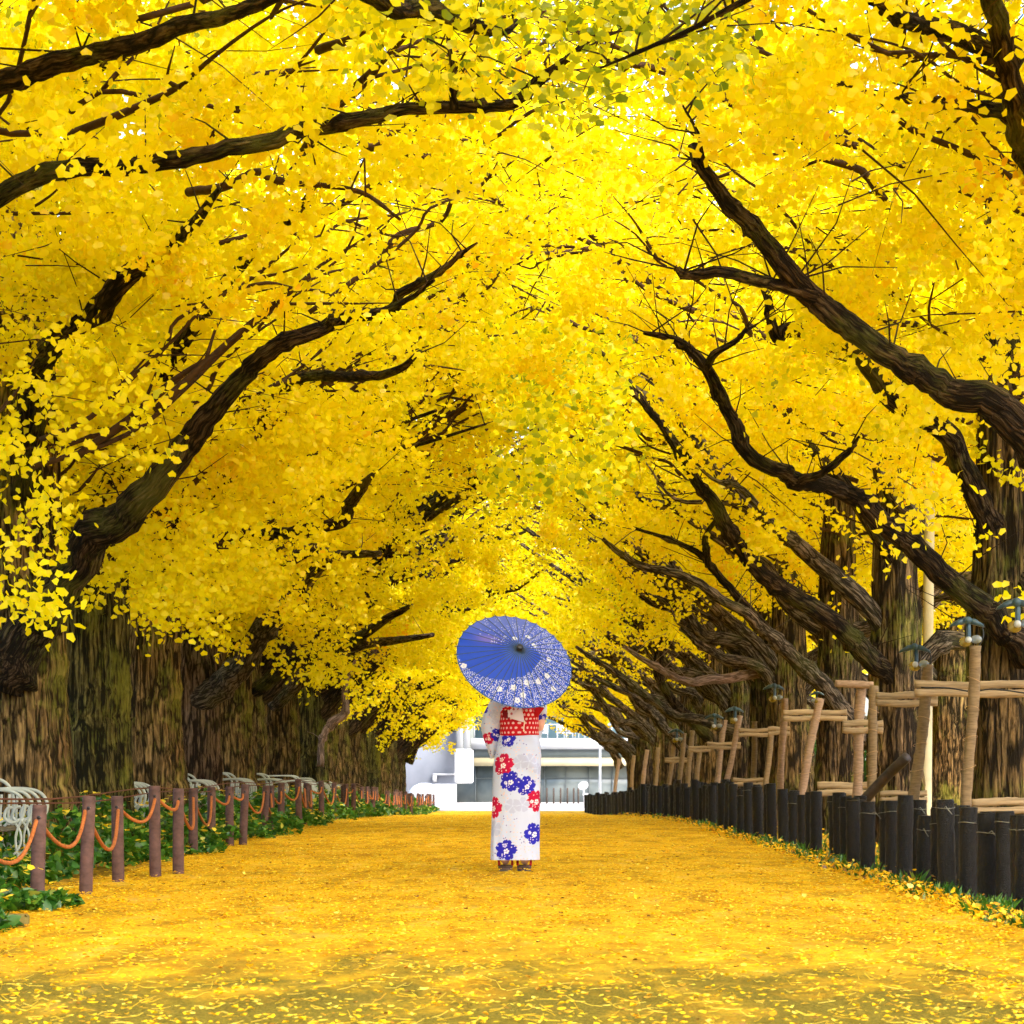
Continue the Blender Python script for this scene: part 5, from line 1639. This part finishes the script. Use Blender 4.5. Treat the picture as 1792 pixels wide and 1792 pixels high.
# ------------------------------------------------------------------ paper parasol
para = empty('parasol', (WX, WD, 0))
tag(para, 'open blue paper parasol with white blossom pattern resting on her shoulder', 'parasol')
nax = -sdirv
f1 = np.array((.6, 0, -.245)); f1 /= np.linalg.norm(f1); f1 -= nax * np.dot(f1, nax); f1 /= np.linalg.norm(f1)
f2 = np.cross(nax, f1); f2 *= np.sign(f2[2])
RR, HH, NR = .455, .150, 34
nr, nf = 150, 34 * 24
rr = np.linspace(.03, 1, nr); ph = np.arange(nf) * 2 * PI / nf
RRg, PH = np.meshgrid(rr, ph, indexing='ij')
loc = np.mod(PH * NR / (2 * PI), 1.0)
sagp = np.sin(PI * loc)
rad = RR * RRg * (1 - .012 * sagp * RRg)
dep = HH * (.82 * RRg + .18 * RRg ** 2) + .007 * sagp * RRg
pleat = .0012 * np.abs(np.mod(PH * NR * 2 / (2 * PI), 1.0) - .5) * RRg


def ppt(r_, d_, p_):
    return apex + f1 * (r_ * np.cos(p_))[..., None] + f2 * (r_ * np.sin(p_))[..., None] - nax * d_[..., None]


v = ppt(rad, dep + pleat, PH).reshape(-1, 3)
i = np.arange(nr - 1)[:, None] * nf; j = np.arange(nf)[None, :]; j2 = (j + 1) % nf
q = np.stack([i + j, i + j2, i + nf + j2, i + nf + j], -1).reshape(-1, 4)
a = (RRg * np.cos(PH)).ravel(); b = (RRg * np.sin(PH)).ravel()
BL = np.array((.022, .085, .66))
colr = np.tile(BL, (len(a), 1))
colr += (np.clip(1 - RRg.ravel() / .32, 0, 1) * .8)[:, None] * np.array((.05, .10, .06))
up = np.clip((b - .05) / .5, 0, 1) * np.clip((.55 - a) / .7, 0, 1)  # upper paper coloured lighter, painting in the sky light that shines through
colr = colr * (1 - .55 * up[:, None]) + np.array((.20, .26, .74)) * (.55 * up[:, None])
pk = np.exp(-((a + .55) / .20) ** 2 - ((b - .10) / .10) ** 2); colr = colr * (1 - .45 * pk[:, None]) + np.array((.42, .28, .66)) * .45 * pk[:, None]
inside = np.hypot(a + .33, b - .05) < .715
sparse = (b > .18) & (a < .42) & (a > -.75)
white = np.zeros(len(a), bool)
for k, cell in enumerate((.028, .036)):
    du, dv, r1, r2, r3 = cell_dots(a + .011 * k, b, cell, 41 + 9 * k)
    ang = r1 * PI; e = (du * np.cos(ang) + dv * np.sin(ang)); f = (-du * np.sin(ang) + dv * np.cos(ang))
    dot = (e / (.0088 + .003 * k)) ** 2 + (f / (.0054 + .001 * k)) ** 2 < 1
    dens = np.where(inside, 0.0, .80 - .35 * k)
    dens = np.where(sparse, .10 + .55 * np.clip((a + .15) / .5, 0, 1), dens)
    dens = np.where(inside & (np.hypot(a + .36, b - .12) < .16), .22, dens)
    white |= dot & (r2 < dens)
for (fa, fb) in ((-.05, -.78), (.16, -.66), (.35, -.70), (.30, -.83), (.5, -.35), (.6, -.15), (.33, -.48), (.20, .30), (-.14, .26), (.05, .46), (.52, .2), (-.75, -.55), (.78, -.3)):
    m, r_, _ = blossom((a - fa) / .052, (b - fb) / .052, fa * 9, .1); white |= m & (r_ > .16)
colr[white] = (.74, .80, .92)
rimm = (RRg.ravel() > .985); colr[rimm] = (.03, .10, .36)
mb = MB().add(v, q)
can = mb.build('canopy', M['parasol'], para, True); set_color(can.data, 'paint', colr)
rr2 = np.linspace(.05, 1.03, 10)
for k in range(NR):
    p_ = np.full(10, k * 2 * PI / NR)
    pts = ppt(RR * rr2, HH * (.82 * rr2 + .18 * rr2 ** 2) - .0015, p_)
    vv, qq, tt_ = tube(pts, .0026, 5); MB().add(vv, qq, tt_).build('rib', M['rib'], para, True)
mb = MB(); vv, qq = lathe([(.001, .030), (.021, .030), (.026, .024), (.026, -.006), (.040, -.016), (.044, -.022), (.001, -.022)][::-1], 24)
Rm = np.stack([f1, f2, nax], 1); mb.add(vv @ Rm.T + apex, qq); mb.build('hub', M['hub'], para, True)
vv, qq, tt_ = tube([apex + sdirv * .01, apex + sdirv * .98], .0095, 12); MB().add(vv, qq, tt_).build('shaft', M['bamboo'], para, True)
mb = MB()
for k in range(NR):
    p_ = k * 2 * PI / NR
    p1 = ppt(np.array([RR * .5]), np.array([HH * .455 + .006]), np.array([p_]))[0]
    vv, qq, tt_ = tube([apex + sdirv * .30, p1], .0018, 4, False); mb.add(vv, qq)
mb.build('strut_ring', M['bamboo'], para)
